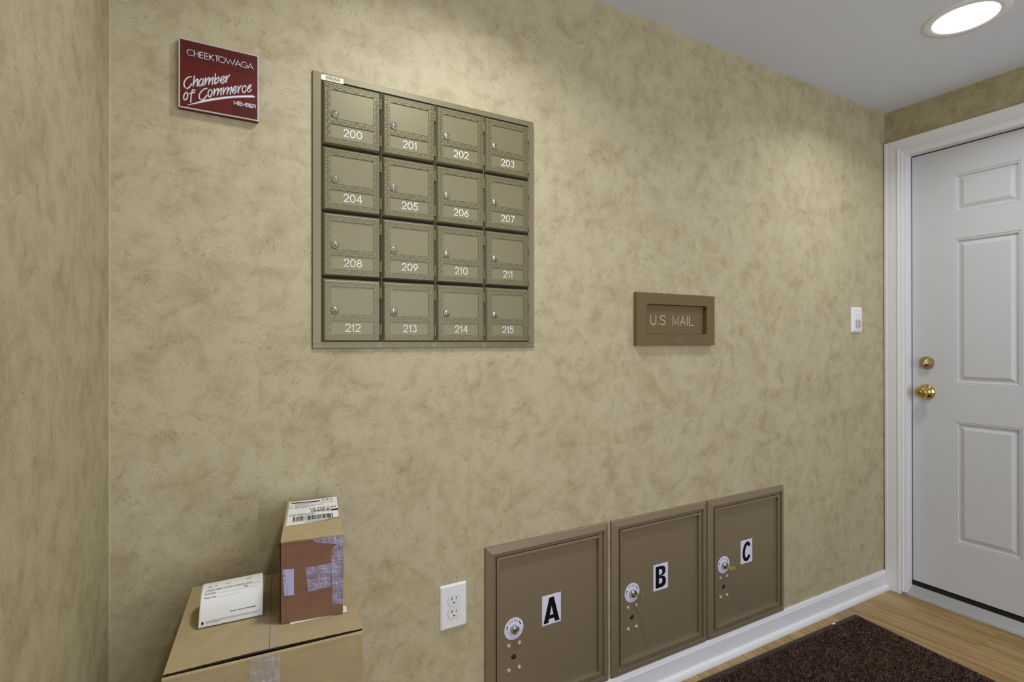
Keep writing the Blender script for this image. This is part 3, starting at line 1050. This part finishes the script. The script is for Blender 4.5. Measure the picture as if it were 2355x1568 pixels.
def locker(letter, x0, x1, dx, sx):
    where = {'A': 'leftmost of the three, beside the outlet', 'B': 'the middle one of three', 'C': 'rightmost, nearest the door'}[letter]
    xo = (x0 + x1) / 2
    r = thing('parcel_locker', 'brown parcel locker with white sticker %s, %s' % (letter, where), 'parcel locker', (xo, 0, LZ0), 0, 'parcel lockers low on the wall')
    w = (x1 - x0) / 2
    h = LZ1 - LZ0
    b = MB(F_back)
    b.frame(-w, w, 0, h, [(0, 0), (0, .0060), (.0015, .0075), (.0205, .0138), (.0225, .0132), (.0225, .0065), (.0330, .0065), (.0330, .0005)])
    b.build('locker_frame', M['locker'], r)
    b = MB(F_back)
    b.frame(-w, w, 0, h, [(.0345, .0005), (.0345, .0115), (.0355, .0125), (.0415, .0125), (.0430, .0113), (.0434, .0012)], cap=True)
    d = b.build('locker_door', M['locker'], r)
    pd = .0012
    lz = .3505 - LZ0
    # sticker with a bold letter
    b = MB(F_back)
    sw_, sh_ = .0690, .0908
    a0, c0 = sx - xo, .3305 - LZ0
    b.loops([(a0, a0 + sw_, c0, c0 + sh_, pd), (a0, a0 + sw_, c0, c0 + sh_, pd + .0004)], n=1)
    P = lambda fx, fy: (a0 + fx * sw_, c0 + (1 - fy) * sh_)
    if letter == 'A':
        for pl in ([(.073, .945), (.325, .945), (.366, .82), (.407, .695), (.5, .40), (.5, .10), (.38, .10)],
                   [(.927, .945), (.62, .10), (.5, .10), (.5, .40), (.593, .695), (.634, .82), (.683, .945)][::1],
                   [(.366, .82), (.634, .82), (.593, .69), (.407, .69)]):
            b.prism([P(*q) for q in pl], pd + .0004, pd + .0006, 1)
    elif letter == 'B':
        b.prism([P(*q) for q in ((.147, .914), (.385, .914), (.385, .085), (.147, .085))], pd + .0004, pd + .0006, 1)

        def bowl(o0, o1, oxr, i0, i1, ixr):
            n_ = 12
            vs_, f_ = [], []
            for i in range(n_ + 1):
                q = -PI / 2 + PI * i / n_
                s1 = max(0, math.cos(q)) ** .62
                sg = math.copysign(abs(math.sin(q)) ** .8, math.sin(q))
                vs_.append(P(.385 + (oxr - .385) * s1, (o0 + o1) / 2 + (o1 - o0) / 2 * sg) + (pd + .0006,))
                vs_.append(P(.385 + (ixr - .385) * s1, (i0 + i1) / 2 + (i1 - i0) / 2 * sg) + (pd + .0006,))
            for i in range(n_):
                f_.append((2 * i, 2 * i + 1, 2 * i + 3, 2 * i + 2))
            b.add(vs_, f_, 1)
        bowl(.085, .475, .82, .205, .42, .605)
        bowl(.475, .914, .855, .555, .765, .61)
    else:
        cp_ = smooth_line([(q[0] * 1e4, q[1] * 1e4) for q in [P(.745, .30), P(.70, .215), P(.60, .165), P(.48, .19), P(.36, .29), P(.285, .47), P(.275, .64), P(.34, .79), P(.45, .85), P(.58, .835), P(.68, .77), P(.735, .675)]])
        b.ribbon(cp_, .0140, .0002, pd + .0004, 1, False, False)
    b.build('letter_sticker', [M['sticker'], M['ink']], d, merge=False)['label'] = 'white sticker with black letter ' + letter
    # round lock label
    b = MB(F_back)
    cx_, cz_ = dx - xo, lz
    b.lathe((cx_, cz_), [(.0322, pd), (.0322, pd + .0003), (.0, pd + .0003)], 48, 0, False, cap=False)

    def arc_text(txt, rad, a_mid, size, outward, sp, mi=1):
        n_ = len(txt)
        for i, ch in enumerate(txt):
            if ch == ' ':
                continue
            an = a_mid + (i - (n_ - 1) / 2) * sp * (-1 if outward else 1)
            q = math.radians(an)
            ra = q - PI / 2 if outward else q + PI / 2
            ca, sa = math.cos(ra), math.sin(ra)
            vs_, _ = glyphs(ch)
            off = max(v_[0] for v_ in vs_) * size / 2
            flat_text(b, ch, lambda a, b_: (cx_ + rad * math.cos(q) + (a - off) * ca - b_ * sa, cz_ + rad * math.sin(q) + (a - off) * sa + b_ * ca, pd + .0004), size, mi)
    arc_text('OPEN', .0200, 96, .0092, True, 19)
    arc_text('KEY WILL REMAIN IN', .0215, 270, .0050, False, 8.6, 2)
    arc_text('LOCK AFTER OPENING DOOR', .0285, 270, .0050, False, 7.2, 2)
    for an, dr in ((30, -1), (163, -1)):
        q = math.radians(an)
        rc = .0240
        tx, tz = math.sin(q), -math.cos(q)
        nx, nz_ = math.cos(q), math.sin(q)
        def pt(a, c):
            return (cx_ + rc * nx + a * tx + c * nx, cz_ + rc * nz_ + a * tz + c * nz_)
        b.prism([pt(*z_) for z_ in ((-.006, -.0014), (.0018, -.0014), (.0018, -.0030), (.0062, 0), (.0018, .0030), (.0018, .0014), (-.006, .0014))], pd + .0003, pd + .0004, 1)
    b.build('lock_label', [M['sticker'], M['ink'], M['greyink']], d, merge=False)['label'] = 'round white lock label reading OPEN'
    b = MB(F_back)
    b.lathe((cx_, cz_), [(.0128, pd), (.0128, .0120), (.0118, .0140), (.0098, .0140), (.0094, .0125)], 36, 0, cap=False)
    b.lathe((cx_, cz_), [(.0094, .0125), (.0092, .0165), (.0078, .0178), (.0064, .0178), (.0060, .0160), (0, .0160)], 30, 1, cap=False)
    b.box((cx_ - .0009, cz_ - .0050, .0155), (cx_ + .0009, cz_ + .0050, .0166), 2)
    b.build('lock_cylinder', [M['steel'], M['cylinder'], M['black']], d)
    for ru, rv in ((-.0182, .3040), (.0178, .3040), (-.0180, .2315), (.0178, .2315)):
        b = MB(F_back)
        b.lathe((cx_ + ru, rv - LZ0), [(.0064, pd), (.0062, pd + .0018), (.0050, pd + .0038), (.0028, pd + .0050), (.0, pd + .0054)], 20, cap=False)
        b.build('rivet', M['rivet'], d)
    b = MB(F_back)
    b.lathe((cx_ - .0010, .2682 - LZ0), [(.0092, pd + .0002), (.0085, pd + .0006), (.0080, pd + .0002)], 28, 0, cap=False)
    b.lathe((cx_ - .0010, .2682 - LZ0), [(.0080, pd + .0002), (.0076, pd + .0010), (.0, pd + .0012)], 28, 1, cap=False)
    b.box((cx_ - .0017, .2650 - LZ0, pd + .0011), (cx_ - .0005, .2714 - LZ0, pd + .0016), 2)
    b.build('keyhole', [M['locker'], M['black'], M['steel']], d)
    return r


locker('A', .6661, 1.1138, .7624, .8608)
locker('B', 1.1266, 1.5752, 1.2205, 1.3174)
locker('C', 1.5834, 2.0355, 1.6765, 1.7742)


def key(x, z, tilt, label):
    k = thing('key', label, 'key', (x, -.0160, z), 0, 'keys left in parcel locker locks')
    k.rotation_euler = (0, tilt, 0)
    fr = lambda p: (p[2], -p[0], p[1])          # u runs out of the lock, v across the bow
    b = MB(fr)
    ring = []
    n_ = 28
    outer = [(.0245 + .0125 * math.cos(2 * PI * i / n_), .0125 * math.sin(2 * PI * i / n_)) for i in range(n_)]
    hole = [(.0320 + .0024 * math.cos(2 * PI * i / n_), .0024 * math.sin(2 * PI * i / n_)) for i in range(n_)]
    vs_ = [(a, c, d_) for d_ in (-.0011, .0011) for a, c in outer] + [(a, c, d_) for d_ in (-.0011, .0011) for a, c in hole]
    f_ = []
    for i in range(n_):
        j = (i + 1) % n_
        f_ += [(i, j, n_ + j, n_ + i), (2 * n_ + i, 3 * n_ + i, 3 * n_ + j, 2 * n_ + j), (i, 2 * n_ + i, 2 * n_ + j, j), (n_ + i, n_ + j, 3 * n_ + j, 3 * n_ + i)]
    b.add(vs_, f_)
    b.build('bow', M['keybrass'], k)
    b = MB(fr)
    b.box((.0, -.0042, -.0009), (.0130, .0042, .0009))
    b.build('blade', M['keybrass'], k)
    return k


key(1.2205, .3505, math.radians(12), 'flat brass key standing upright in the lock of the middle locker')
key(1.6765, .3505, math.radians(68), 'flat brass key turned nearly level in the lock of the rightmost locker')

# ------------------------------------------------------------------ outlet and switch
oo = (.5692, .4655)
out = thing('wall_outlet', 'white duplex electrical outlet on the wall left of the lockers', 'outlet', (oo[0], 0, oo[1]))
mb = MB(F_back)
a_, c_ = .0395, .0608
mb.loops([(-a_, a_, -c_, c_, 0, .003), (-a_, a_, -c_, c_, .0022, .003), (-a_ + .0035, a_ - .0035, -c_ + .0045, c_ - .0045, .0060, .003)], n=4, smooth=False)
mb.build('cover_plate', M['white'], out)
for s_ in (1, -1):
    mb = MB(F_back)
    cz_ = .0178 * s_
    poly = [(.0178 * math.cos(q), cz_ + max(-.0148, min(.0148, .0185 * math.sin(q)))) for q in [2 * PI * i / 40 for i in range(40)]]
    big = [(a * 1.055, cz_ + (b_ - cz_) * 1.055) for a, b_ in poly]
    mb.prism(big, .0055, .00615, 1)
    mb.prism(poly, .0060, .0074, 0)
    mb.box((-.0073, cz_ + .0005, .0070), (-.0053, cz_ + .0095, .0076), 2)
    mb.box((.0055, cz_ + .0012, .0070), (.0073, cz_ + .0088, .0076), 2)
    mb.prism([(.0001 + .0026 * math.cos(q), cz_ - .0075 + .0026 * max(-.55, math.sin(q))) for q in [2 * PI * i / 16 for i in range(16)]], .0070, .0076, 2)
    mb.build('receptacle', [M['white2'], M['lensgrey'], M['ink']], out)
mb = MB(F_back)
mb.lathe((0, 0), [(.0028, .0058), (.0026, .0068), (0, .0070)], 16, cap=False)
mb.build('screw', M['white'], out)

so_ = (2.5895, 1.2985)
swt = thing('light_switch', 'white rocker light switch with sensor on the wall near the door', 'light switch', (so_[0], 0, so_[1]))
mb = MB(F_back)
a_, c_ = .0430, .0585
mb.loops([(-a_, a_, -c_, c_, 0, .002), (-a_, a_, -c_, c_, .002, .002), (-a_ + .0085, a_ - .0085, -c_ + .0085, c_ - .0085, .0075, .002)], n=3)
mb.build('cover_plate', M['white'], swt)
mb = MB(F_back)
mb.loops([(-.0165, .0165, .0010, .0335, .007), (-.0165, .0165, .0010, .0335, .0085), (-.0155, .0155, .0020, .0325, .0095)], n=1)
mb.build('rocker', M['white2'], swt)
mb = MB(F_back)
mb.loops([(-.0165, .0165, -.0335, -.0010, .007), (-.0165, .0165, -.0335, -.0010, .0120), (-.0115, .0115, -.0300, -.0030, .0160)], n=1)
mb.build('sensor_lens', M['lensgrey'], swt)
for zz in (.0465, -.0465):
    mb = MB(F_back)
    mb.lathe((0, zz), [(.0022, .0072), (.0020, .0080), (0, .0081)], 12, cap=False)
    mb.build('screw', M['lensgrey'], swt)

# ------------------------------------------------------------------ cardboard boxes
BH = .6645
BL, BR, FR, FL = (-.0492, -.0200), (.2652, -.0338), (.2326, -.3757), (-.0787, -.3600)
SB, SF = (.1066, -.0335), (.0761, -.3619)


def lerp(a, b, t_):
    return (a[0] + (b[0] - a[0]) * t_, a[1] + (b[1] - a[1]) * t_)


big = thing('cardboard_box', 'large kraft cardboard box with taped top flaps standing against the wall', 'box', ((BL[0] + FR[0]) / 2, (BL[1] + FR[1]) / 2, 0))
bo = np.array([(BL[0] + FR[0]) / 2, (BL[1] + FR[1]) / 2, 0])
B_ = lambda p, z: (p[0] - bo[0], p[1] - bo[1], z)
mb = MB()
mb.hexa([B_(q, 0) for q in (FL, FR, BR, BL)], [B_(q, BH - .0085) for q in (FL, FR, BR, BL)])
# the fold-line lips of the four side panels
for a, b_ in ((FL, FR), (BL, BR), (FL, BL), (FR, BR)):
    pass
n_ = 30
lip = []
for i in range(n_ + 1):
    q = lerp(FL, FR, i / n_)
    ny = (.0009 * math.sin(i * 1.3) * .3)
    lip.append(q)
ix, iy = -.05, 1.0
for i in range(n_):
    a, b_ = lip[i], lip[i + 1]
    prof = [(0, -.0086), (0, -.0040), (.0012, -.0018), (.0035, -.0012), (.0058, -.0024), (.0062, -.0086)]
    vs = [B_((a[0] + o_ * ix, a[1] + o_ * iy), BH + z_) for o_, z_ in prof] + [B_((b_[0] + o_ * ix, b_[1] + o_ * iy), BH + z_) for o_, z_ in prof]
    k_ = len(prof)
    mb.add(vs, [(j, k_ + j, k_ + j + 1, j + 1) for j in range(k_ - 1)], 2, False)
mb.add([B_(q, BH - .0083) for q in (FL, FR, BR, BL)], [(0, 1, 2, 3)], 1)  # dark sheet paints the shade of the slit below the flaps
mb.build('box_body', [M['card'], M['card_dark'], M['card']], big, merge=False)


def flap(c00, c10, c11, c01, name, lift):
    """c00 front-left, c10 front-right, c11 back-right, c01 back-left; ragged front edge."""
    b = MB()
    n2 = 60
    top_, bt_ = [], []
    for i in range(n2 + 1):
        t_ = i / n2
        f_ = lerp(c00, c10, t_)
        bk_ = lerp(c01, c11, t_)
        j = .0088 + .0011 * rnd.random()
        fr_ = (f_[0] - (f_[0] - bk_[0]) * j / .34, f_[1] + (bk_[1] - f_[1]) * j / .34)
        top_.append((fr_, bk_))
    vs = []
    for fr_, bk_ in top_:
        vs += [B_(fr_, BH - .0040 + lift), B_(fr_, BH + lift), B_(bk_, BH + lift), B_(bk_, BH - .0040 + lift)]
    fs = []
    fe = []
    for i in range(n2):
        q = 4 * i
        fe.append((q, q + 4, q + 5, q + 1))
        fs += [(q + 1, q + 5, q + 6, q + 2), (q + 2, q + 6, q + 7, q + 3), (q + 3, q + 7, q + 4, q)]
    fs += [(0, 1, 2, 3), (4 * n2 + 3, 4 * n2 + 2, 4 * n2 + 1, 4 * n2)]
    b.add(vs, fs, 0)
    b.add(vs, fe, 1)
    return b.build(name, [M['card'], M['card_dark']], big, merge=False)


flap(FL, lerp(SF, FL, .002), lerp(SB, BL, .002), BL, 'top_flap', 0.0)
flap(lerp(SF, FR, .0025), FR, BR, lerp(SB, BR, .0025), 'top_flap', -.0006)


def topquad(b, pts, z, mi=0, n1=1):
    b.add([B_(q, z) for q in pts], [tuple(range(len(pts)))], mi)


mb = MB()
topquad(mb, [(.0478, -.3560), (.0930, -.3600), (.1190, -.0330), (.0800, -.0310)], BH + .0005)
tp = mb.build('packing_tape', M['tape_flat'], big, merge=False)
tp['label'] = 'clear packing tape over the top seam'
mb = MB()
topquad(mb, [(.0553, -.2926), (.0695, -.3006), (.0757, -.2325), (.0613, -.2245)], BH + .0008)
mb.build('packing_tape', M['tape_flat'], big, merge=False)
# crinkled tape folded down the front face
mb = MB()
na, nb = 26, 40
t0, t1 = (.0450 - FL[0]) / (FR[0] - FL[0]), (.0925 - FL[0]) / (FR[0] - FL[0])
vs, fs = [], []
for i in range(nb + 1):
    for j in range(na + 1):
        q = lerp(FL, FR, t0 + (t1 - t0) * j / na)
        amp = .0012 * (0.5 + 0.5 * math.sin(j * 1.9 + .6 * math.sin(i * .7)) * math.cos(i * .5 + j * .8))
        vs.append(B_((q[0], q[1] - .0008 - amp), BH - .0020 - .26 * i / nb))
for i in range(nb):
    for j in range(na):
        q = i * (na + 1) + j
        fs.append((q, q + na + 1, q + na + 2, q + 1))
mb.add(vs, fs, 0, True)
mb.build('packing_tape', M['tape_clear'], big, merge=False)['label'] = 'shiny crinkled tape on the front face'
mb = MB()
z_ = BH + .0002
poly = [(.1175, -.2885), (.2180, -.2930), (.2218, -.2915), (.2240, -.2720), (.2250, -.2550), (.1300, -.2000)]
mb.hexa([B_(q, z_) for q in poly[:1] + [(.2214, -.2925), (.2245, -.2690), (.1300, -.2000)]], [B_(q, z_ + .0005) for q in poly[:1] + [(.2214, -.2925), (.2245, -.2690), (.1300, -.2000)]])
mb.build('shipping_label', M['paper'], big, merge=False)['label'] = 'white label edge showing under the smaller box'

# small tall box on top
SBX = (.1031, -.2785)
ang = math.radians(-8.7)
SW_, SD_, SH_ = .1112, .2620, .1560
sz_base = BH + .0010
small = thing('cardboard_box', 'small brown taped cardboard box with a shipping label, on the large box', 'box', (SBX[0], SBX[1], sz_base), ang)
mb = MB()
nv = 8
def side_bulge(t_, s_):
    return .0040 * math.sin(PI * t_) ** .6 * math.sin(PI * s_) ** .6
vs, fs = [], []
ns = 10
# left and right faces bulge slightly; front, back, top and bottom stay flat
for side in (0, 1):
    base_ = len(vs)
    for i in range(ns + 1):
        for j in range(ns + 1):
            bl = side_bulge(i / ns, j / ns) * (2.6 if side == 0 else 1.0)
            vs.append(((-bl if side == 0 else SW_ + bl), SD_ * j / ns, SH_ * i / ns))
    for i in range(ns):
        for j in range(ns):
            q = base_ + i * (ns + 1) + j
            fs.append((q, q + ns + 1, q + ns + 2, q + 1) if side == 0 else (q, q + 1, q + ns + 2, q + ns + 1))
mb.add(vs, fs, 0, True)
mb.add([(0, 0, 0), (SW_, 0, 0), (SW_, 0, SH_), (0, 0, SH_), (0, SD_, 0), (SW_, SD_, 0), (SW_, SD_, SH_), (0, SD_, SH_)],
       [(0, 1, 2, 3), (5, 4, 7, 6), (0, 4, 5, 1)], 0)
# top panel a little proud with rounded front fold
pf = [(0, -.0045), (-.0012, -.002), (-.0008, .0003), (.0015, .0010), (SD_, .0010)]
vs = [(x_, y_, SH_ + z_) for x_ in (-.0006, SW_ + .0006) for y_, z_ in pf]
mb.add(vs, [(i, 5 + i, 6 + i, i + 1) for i in range(4)], 1, False)
mb.build('box_body', [M['card_shaded'], M['card']], small, merge=False)
# seam line of the front closure
mb = MB()
mb.box((.0082, -.0004, .004), (.0090, -.0001, SH_ - .004))
mb.build('seam', M['card_shaded'], small, merge=False)
mb = MB()
mb.box((-.0030, .0012, .002), (.0004, .0070, SH_ - .003))
mb.build('side_slit_shade', M['card_dark'], small, merge=False)  # dark strip painted in for the shadowed slit beside the front flap

# shipping label on top of the small box
TZ = SH_ + .0016
mb = MB()
lab = [(.0040, .2480), (.1085, .2600), (.1075, .1060), (.092, .1010), (.075, .0890), (.060, .0880), (.040, .0830), (.0040, .0800)]
mb.add([(a, b_, TZ) for a, b_ in lab], [tuple(range(len(lab)))[::-1]], 0)
LU, LV, LW, LHH = .0050, .0860, .1010, .1640      # lower-left corner and size of the printed field
P2 = lambda a, b_: (LU + a, LV + b_, TZ + .0003)


def bar(a0, a1, b0, b1, mi):
    mb.add([P2(a0, b0), P2(a1, b0), P2(a1, b1), P2(a0, b1)], [(0, 1, 2, 3)], mi)


bar(.003, .066, .1480, .1550, 1)
flat_text(mb, 'A.R.S.', lambda a, b_: P2(.069 + a, .1490 + b_), .0230, 1, .026)
for y_, x0_, x1_ in ((.1405, .012, .060), (.1335, .012, .045), (.1340, .066, .095), (.1225, .012, .075), (.1165, .012, .055), (.1290, .001, .009), (.1120, .001, .009)):
    xx = x0_
    while xx < x1_:
        wd = rnd.uniform(.0015, .005)
        bar(xx, min(xx + wd, x1_), y_, y_ + .0030, 2)
        xx += wd + .0010
flat_text(mb, 'FORT WORTH', lambda a, b_: P2(.012 + a, .1060 + b_), .0080, 1, .026)
flat_text(mb, 'TX 768 7-63', lambda a, b_: P2(.041 + a, .0895 + b_), .0185, 1, .058)
bar(.0275, .0280, .062, .100, 2)
xx = .046
while xx < .088:
    wd = rnd.choice((.0005, .0008, .0014))
    bar(xx, xx + wd, .0700, .0860, 1)
    xx += wd + rnd.choice((.0005, .0008, .0012))
bar(.0, .1030, .0655, .0663, 1)
bar(.0890, .1030, .0660, .0780, 1)
flat_text(mb, 'UPS GROUND', lambda a, b_: P2(.002 + a, .0535 + b_), .0130, 1, .052)
bar(.0, .1030, .0120, .0128, 1)
xx = .011
while xx < .090:
    wd = rnd.choice((.0006, .0010, .0016, .0020))
    bar(xx, xx + wd, .0170, .0480, 1)
    xx += wd + rnd.choice((.0006, .0010, .0016))
xx = .036
while xx < .084:
    wd = rnd.uniform(.0012, .004)
    bar(xx, xx + wd, .0040, .0085, 2)
    xx += wd + .0014
mb.build('shipping_label', [M['paper'], M['ink'], M['greyink']], small, merge=False)['label'] = 'white printed shipping label with barcodes'

# tapes on the front of the small box
def front_tape(name, quad, mat, amp, label):
    b = MB()
    n1, n2 = 24, 24
    vs, fs = [], []
    for i in range(n2 + 1):
        for j in range(n1 + 1):
            s_, t_ = j / n1, i / n2
            top_ = lerp(quad[0], quad[1], s_)
            bot_ = lerp(quad[3], quad[2], s_)
            q = lerp(top_, bot_, t_)
            a = amp * (.5 + .5 * math.sin(9 * q[0] * 60 + 3 * math.sin(q[1] * 210)) * math.cos(q[1] * 330 + q[0] * 160))
            vs.append((q[0] * SW_, -.0006 - a, SH_ * (1 - q[1])))
    for i in range(n2):
        for j in range(n1):
            k_ = i * (n1 + 1) + j
            fs.append((k_, k_ + n1 + 1, k_ + n1 + 2, k_ + 1))
    b.add(vs, fs, 0, True)
    b.build(name, mat, small, merge=False)['label'] = label


front_tape('packing_tape', ((.02, .345), (.20, .350), (.20, .675), (.05, .665)), M['tape_sheen'], .0003, 'pale strip of tape on the left of the front')
front_tape('packing_tape', ((.385, .36), (.80, .345), (.80, .64), (.43, .665)), M['tape'], .0005, 'crinkled clear tape patch on the front')
front_tape('packing_tape', ((.80, .20), (1.0, .02), (1.0, .88), (.82, .86)), M['tape'], .0010, 'crinkled clear tape down the right front edge')
front_tape('packing_tape', ((.50, .030), (1.0, .005), (.98, .13), (.55, .065)), M['tape'], .0008, 'clear tape over the top front corner')

# ------------------------------------------------------------------ folded paper slip on the large box
prof = [(-.2245, .0012), (-.2240, .010), (-.2225, .020), (-.2190, .0325), (-.2120, .0440), (-.2010, .0525), (-.1880, .0572), (-.1740, .0585),
        (-.1590, .0560), (-.1460, .0480), (-.1340, .0350), (-.1240, .0180), (-.1170, .0015)]
PP = smooth_line([(a * 1e4, b_ * 1e4) for a, b_ in prof], 4)
cum = [0.0]
for i in range(1, len(PP)):
    cum.append(cum[-1] + math.dist(PP[i], PP[i - 1]))
ridge = max(range(len(PP)), key=lambda i: PP[i][1])
FRONT_L = cum[ridge]
slip = thing('paper_slip', 'white printed paper slip bent into an arch on the large box', 'paper', (.0204, -.2250, BH))


def on_slip(s_, t_, off=0.0, wav=True):
    """s_ 0..1 across, t_ length along the arch from the front edge (metres)."""
    y_ = float(np.interp(t_, cum, [p[0] for p in PP]))
    z_ = float(np.interp(t_, cum, [p[1] for p in PP]))
    y2 = float(np.interp(t_ + .001, cum, [p[0] for p in PP]))
    z2 = float(np.interp(t_ + .001, cum, [p[1] for p in PP]))
    l_ = math.hypot(y2 - y_, z2 - z_) or 1
    ny, nz_ = -(z2 - z_) / l_, (y2 - y_) / l_
    k_ = t_ / cum[-1]
    xl, xr = -.0336 + .0130 * k_, .0744 + .0085 * k_
    y_ += -.0035 * s_ * (1 - k_) + (1 - s_) * .0
    z_ *= 1.0 + .02 * s_
    return (xl + (xr - xl) * s_ - .0204, y_ + .2250 + ny * off, z_ + .0006 + nz_ * off)


mb = MB()
nx_ = 44
vs, fs = [], []
for i in range(len(PP)):
    for j in range(nx_ + 1):
        t_ = cum[i]
        if i == 0:
            t_ = .0006 + .0014 * (rnd.random() if j < 12 else .35 * rnd.random())
        vs.append(on_slip(j / nx_, t_))
for i in range(len(PP) - 1):
    for j in range(nx_):
        q = i * (nx_ + 1) + j
        fs.append((q, q + 1, q + nx_ + 2, q + nx_ + 1))
mb.add(vs, fs, 0, True)
sheet = mb.build('sheet', M['paper'], slip, merge=False)
so2 = sheet.modifiers.new('thickness', 'SOLIDIFY')
so2.thickness = .0003
mb = MB()
W_ = .108


def slip_text(txt, s0, t0, size, wid, mi):
    flat_text(mb, txt, lambda a, b_: on_slip(s0 + a / W_, t0 + b_, .0004), size, mi, wid)


def slip_line(s0, s1, t_, th, mi):
    n2 = 10
    vs = []
    for i in range(n2 + 1):
        s_ = s0 + (s1 - s0) * i / n2
        vs += [on_slip(s_, t_, .0004), on_slip(s_, t_ + th, .0004)]
    mb.add(vs, [(2 * i, 2 * i + 2, 2 * i + 3, 2 * i + 1) for i in range(n2)], mi)


FLn = FRONT_L
slip_text('SHIPMENTS SUBJECT TO TERMS OF AGREEMENT ON FILE', .075, FLn - .0180, .0042, .080, 0)
slip_text('Received By:', .06, FLn - .0262, .0054, .0190, 0)
slip_text('Pickup Time:', .06, FLn - .0345, .0056, .0200, 0)
slip_text('Pkgs:', .68, FLn - .0245, .0054, .0080, 0)
slip_line(.05, .95, FLn - .0195, .0004, 1)
slip_line(.26, .90, FLn - .0270, .0003, 1)
slip_line(.26, .62, FLn - .0350, .0003, 1)
for s0, s1, tt in ((.48, .52, .0190), (.535, .56, .0190), (.575, .585, .0190), (.60, .66, .0190), (.68, .70, .0190), (.715, .80, .0190), (.81, .89, .0190)):
    slip_line(s0, s1, tt, .0012, 0)
for tt, s1 in ((.0100, .96), (.0082, .95), (.0064, .33)):
    s0 = .11
    while s0 < s1:
        w2 = rnd.uniform(.010, .035)
        slip_line(s0, min(s0 + w2, s1), tt, .0007, 1)
        s0 += w2 + .006
for s0, s1, tt in ((.10, .16, .0090), (.10, .16, .0062), (.21, .235, .0078), (.21, .235, .0056), (.38, .46, .0066), (.56, .58, .0052), (.71, .80, .0030)):
    slip_line(s0, s1, FLn - tt, .0011, 1)
sh = [(.045, .0100), (.045, .0070), (.062, .0048), (.079, .0070), (.079, .0100), (.062, .0110)]
mb.add([on_slip(a, b_, .0004) for a, b_ in sh], [tuple(range(6))], 0)
mb.build('printing', [M['ink'], M['greyink']], slip, merge=False)['label'] = 'small black and grey printing'

# ------------------------------------------------------------------ floor mat
P0 = np.array([2.4383, -.0715])
E1 = np.array([-.99984, .0176])
E2 = np.array([-.1006, -.9949])
ML, MW = 1.52, .92
matt = thing('floor_mat', 'dark brown carpet floor mat with rubber edge on the wood floor', 'mat', (P0[0], P0[1], 0))
Q = lambda a, b_, z_: (float(E1[0] * a + E2[0] * b_), float(E1[1] * a + E2[1] * b_), z_)
mb = MB()
mb.hexa([Q(0, 0, .0003), Q(0, MW, .0003), Q(ML, MW, .0003), Q(ML, 0, .0003)][::-1], [Q(.004, .004, .0050), Q(.004, MW - .004, .0050), Q(ML - .004, MW - .004, .0050), Q(ML - .004, .004, .0050)][::-1])
mb.build('rubber_backing', M['mat_rubber'], matt, merge=False)
# tufted pile, uncountable
rg = np.random.default_rng(3)
na, nb = 330, 200
a = np.linspace(.022, ML - .02, na)
b2 = np.linspace(.028, MW - .03, nb)
AA, BB = np.meshgrid(a, b2)
AA = AA.ravel() + rg.normal(0, .0018, na * nb)
BB = BB.ravel() + rg.normal(0, .0018, na * nb)
n = na * nb
ang_ = rg.uniform(0, 2 * PI, n)
ln = rg.uniform(.0055, .0095, n)
wd = rg.uniform(.0022, .0036, n)
lean = rg.normal(0, .0028, (n, 2))
bx = E1[0] * AA + E2[0] * BB
by = E1[1] * AA + E2[1] * BB
V = np.zeros((n, 4, 3))
for k_, s_ in ((0, -1), (1, 1)):
    V[:, k_, 0] = bx + s_ * np.cos(ang_) * wd
    V[:, k_, 1] = by + s_ * np.sin(ang_) * wd
    V[:, k_, 2] = .0045
for k_, s_ in ((2, .8), (3, -.8)):
    V[:, k_, 0] = bx + s_ * np.cos(ang_) * wd + lean[:, 0]
    V[:, k_, 1] = by + s_ * np.sin(ang_) * wd + lean[:, 1]
    V[:, k_, 2] = .0045 + ln
me = bpy.data.meshes.new('pile')
me.vertices.add(4 * n)
me.vertices.foreach_set('co', V.reshape(-1))
me.loops.add(4 * n)
me.loops.foreach_set('vertex_index', np.arange(4 * n, dtype=np.int32))
me.polygons.add(n)
me.polygons.foreach_set('loop_start', np.arange(0, 4 * n, 4, dtype=np.int32))
me.update(calc_edges=True)
me.materials.append(M['pile'])
po = bpy.data.objects.new('pile', me)
COL.objects.link(po)
po.parent = matt
po['kind'] = 'stuff'
po['label'] = 'short dark brown carpet pile'
# scrap of white fluff on the mat's edge
mb = MB()
base_ = (2.2659, -.0772)
for i, (dx_, dy_, r2) in enumerate(((-.006, .001, .0038), (0, 0, .0048), (.006, -.001, .0036), (.010, .001, .0028))):
    nr = 8
    vs, fs = [], []
    for u_ in range(5):
        for w_ in range(nr):
            th, ph = PI * (u_ + .5) / 5, 2 * PI * w_ / nr
            rr_ = r2 * (.8 + .4 * rnd.random())
            vs.append((dx_ + rr_ * math.sin(th) * math.cos(ph), dy_ + rr_ * math.sin(th) * math.sin(ph), .0030 + .7 * rr_ * math.cos(th)))
    for u_ in range(4):
        for w_ in range(nr):
            q = u_ * nr + w_
            q2 = u_ * nr + (w_ + 1) % nr
            fs.append((q, q2, q2 + nr, q + nr))
    mb.add(vs, fs, 0, True)
tag(mb.build('paper_scrap', M['paper'], None, (base_[0], base_[1], .0052)), 'tiny white crumpled scrap on the wall-side edge of the brown mat', 'scrap')
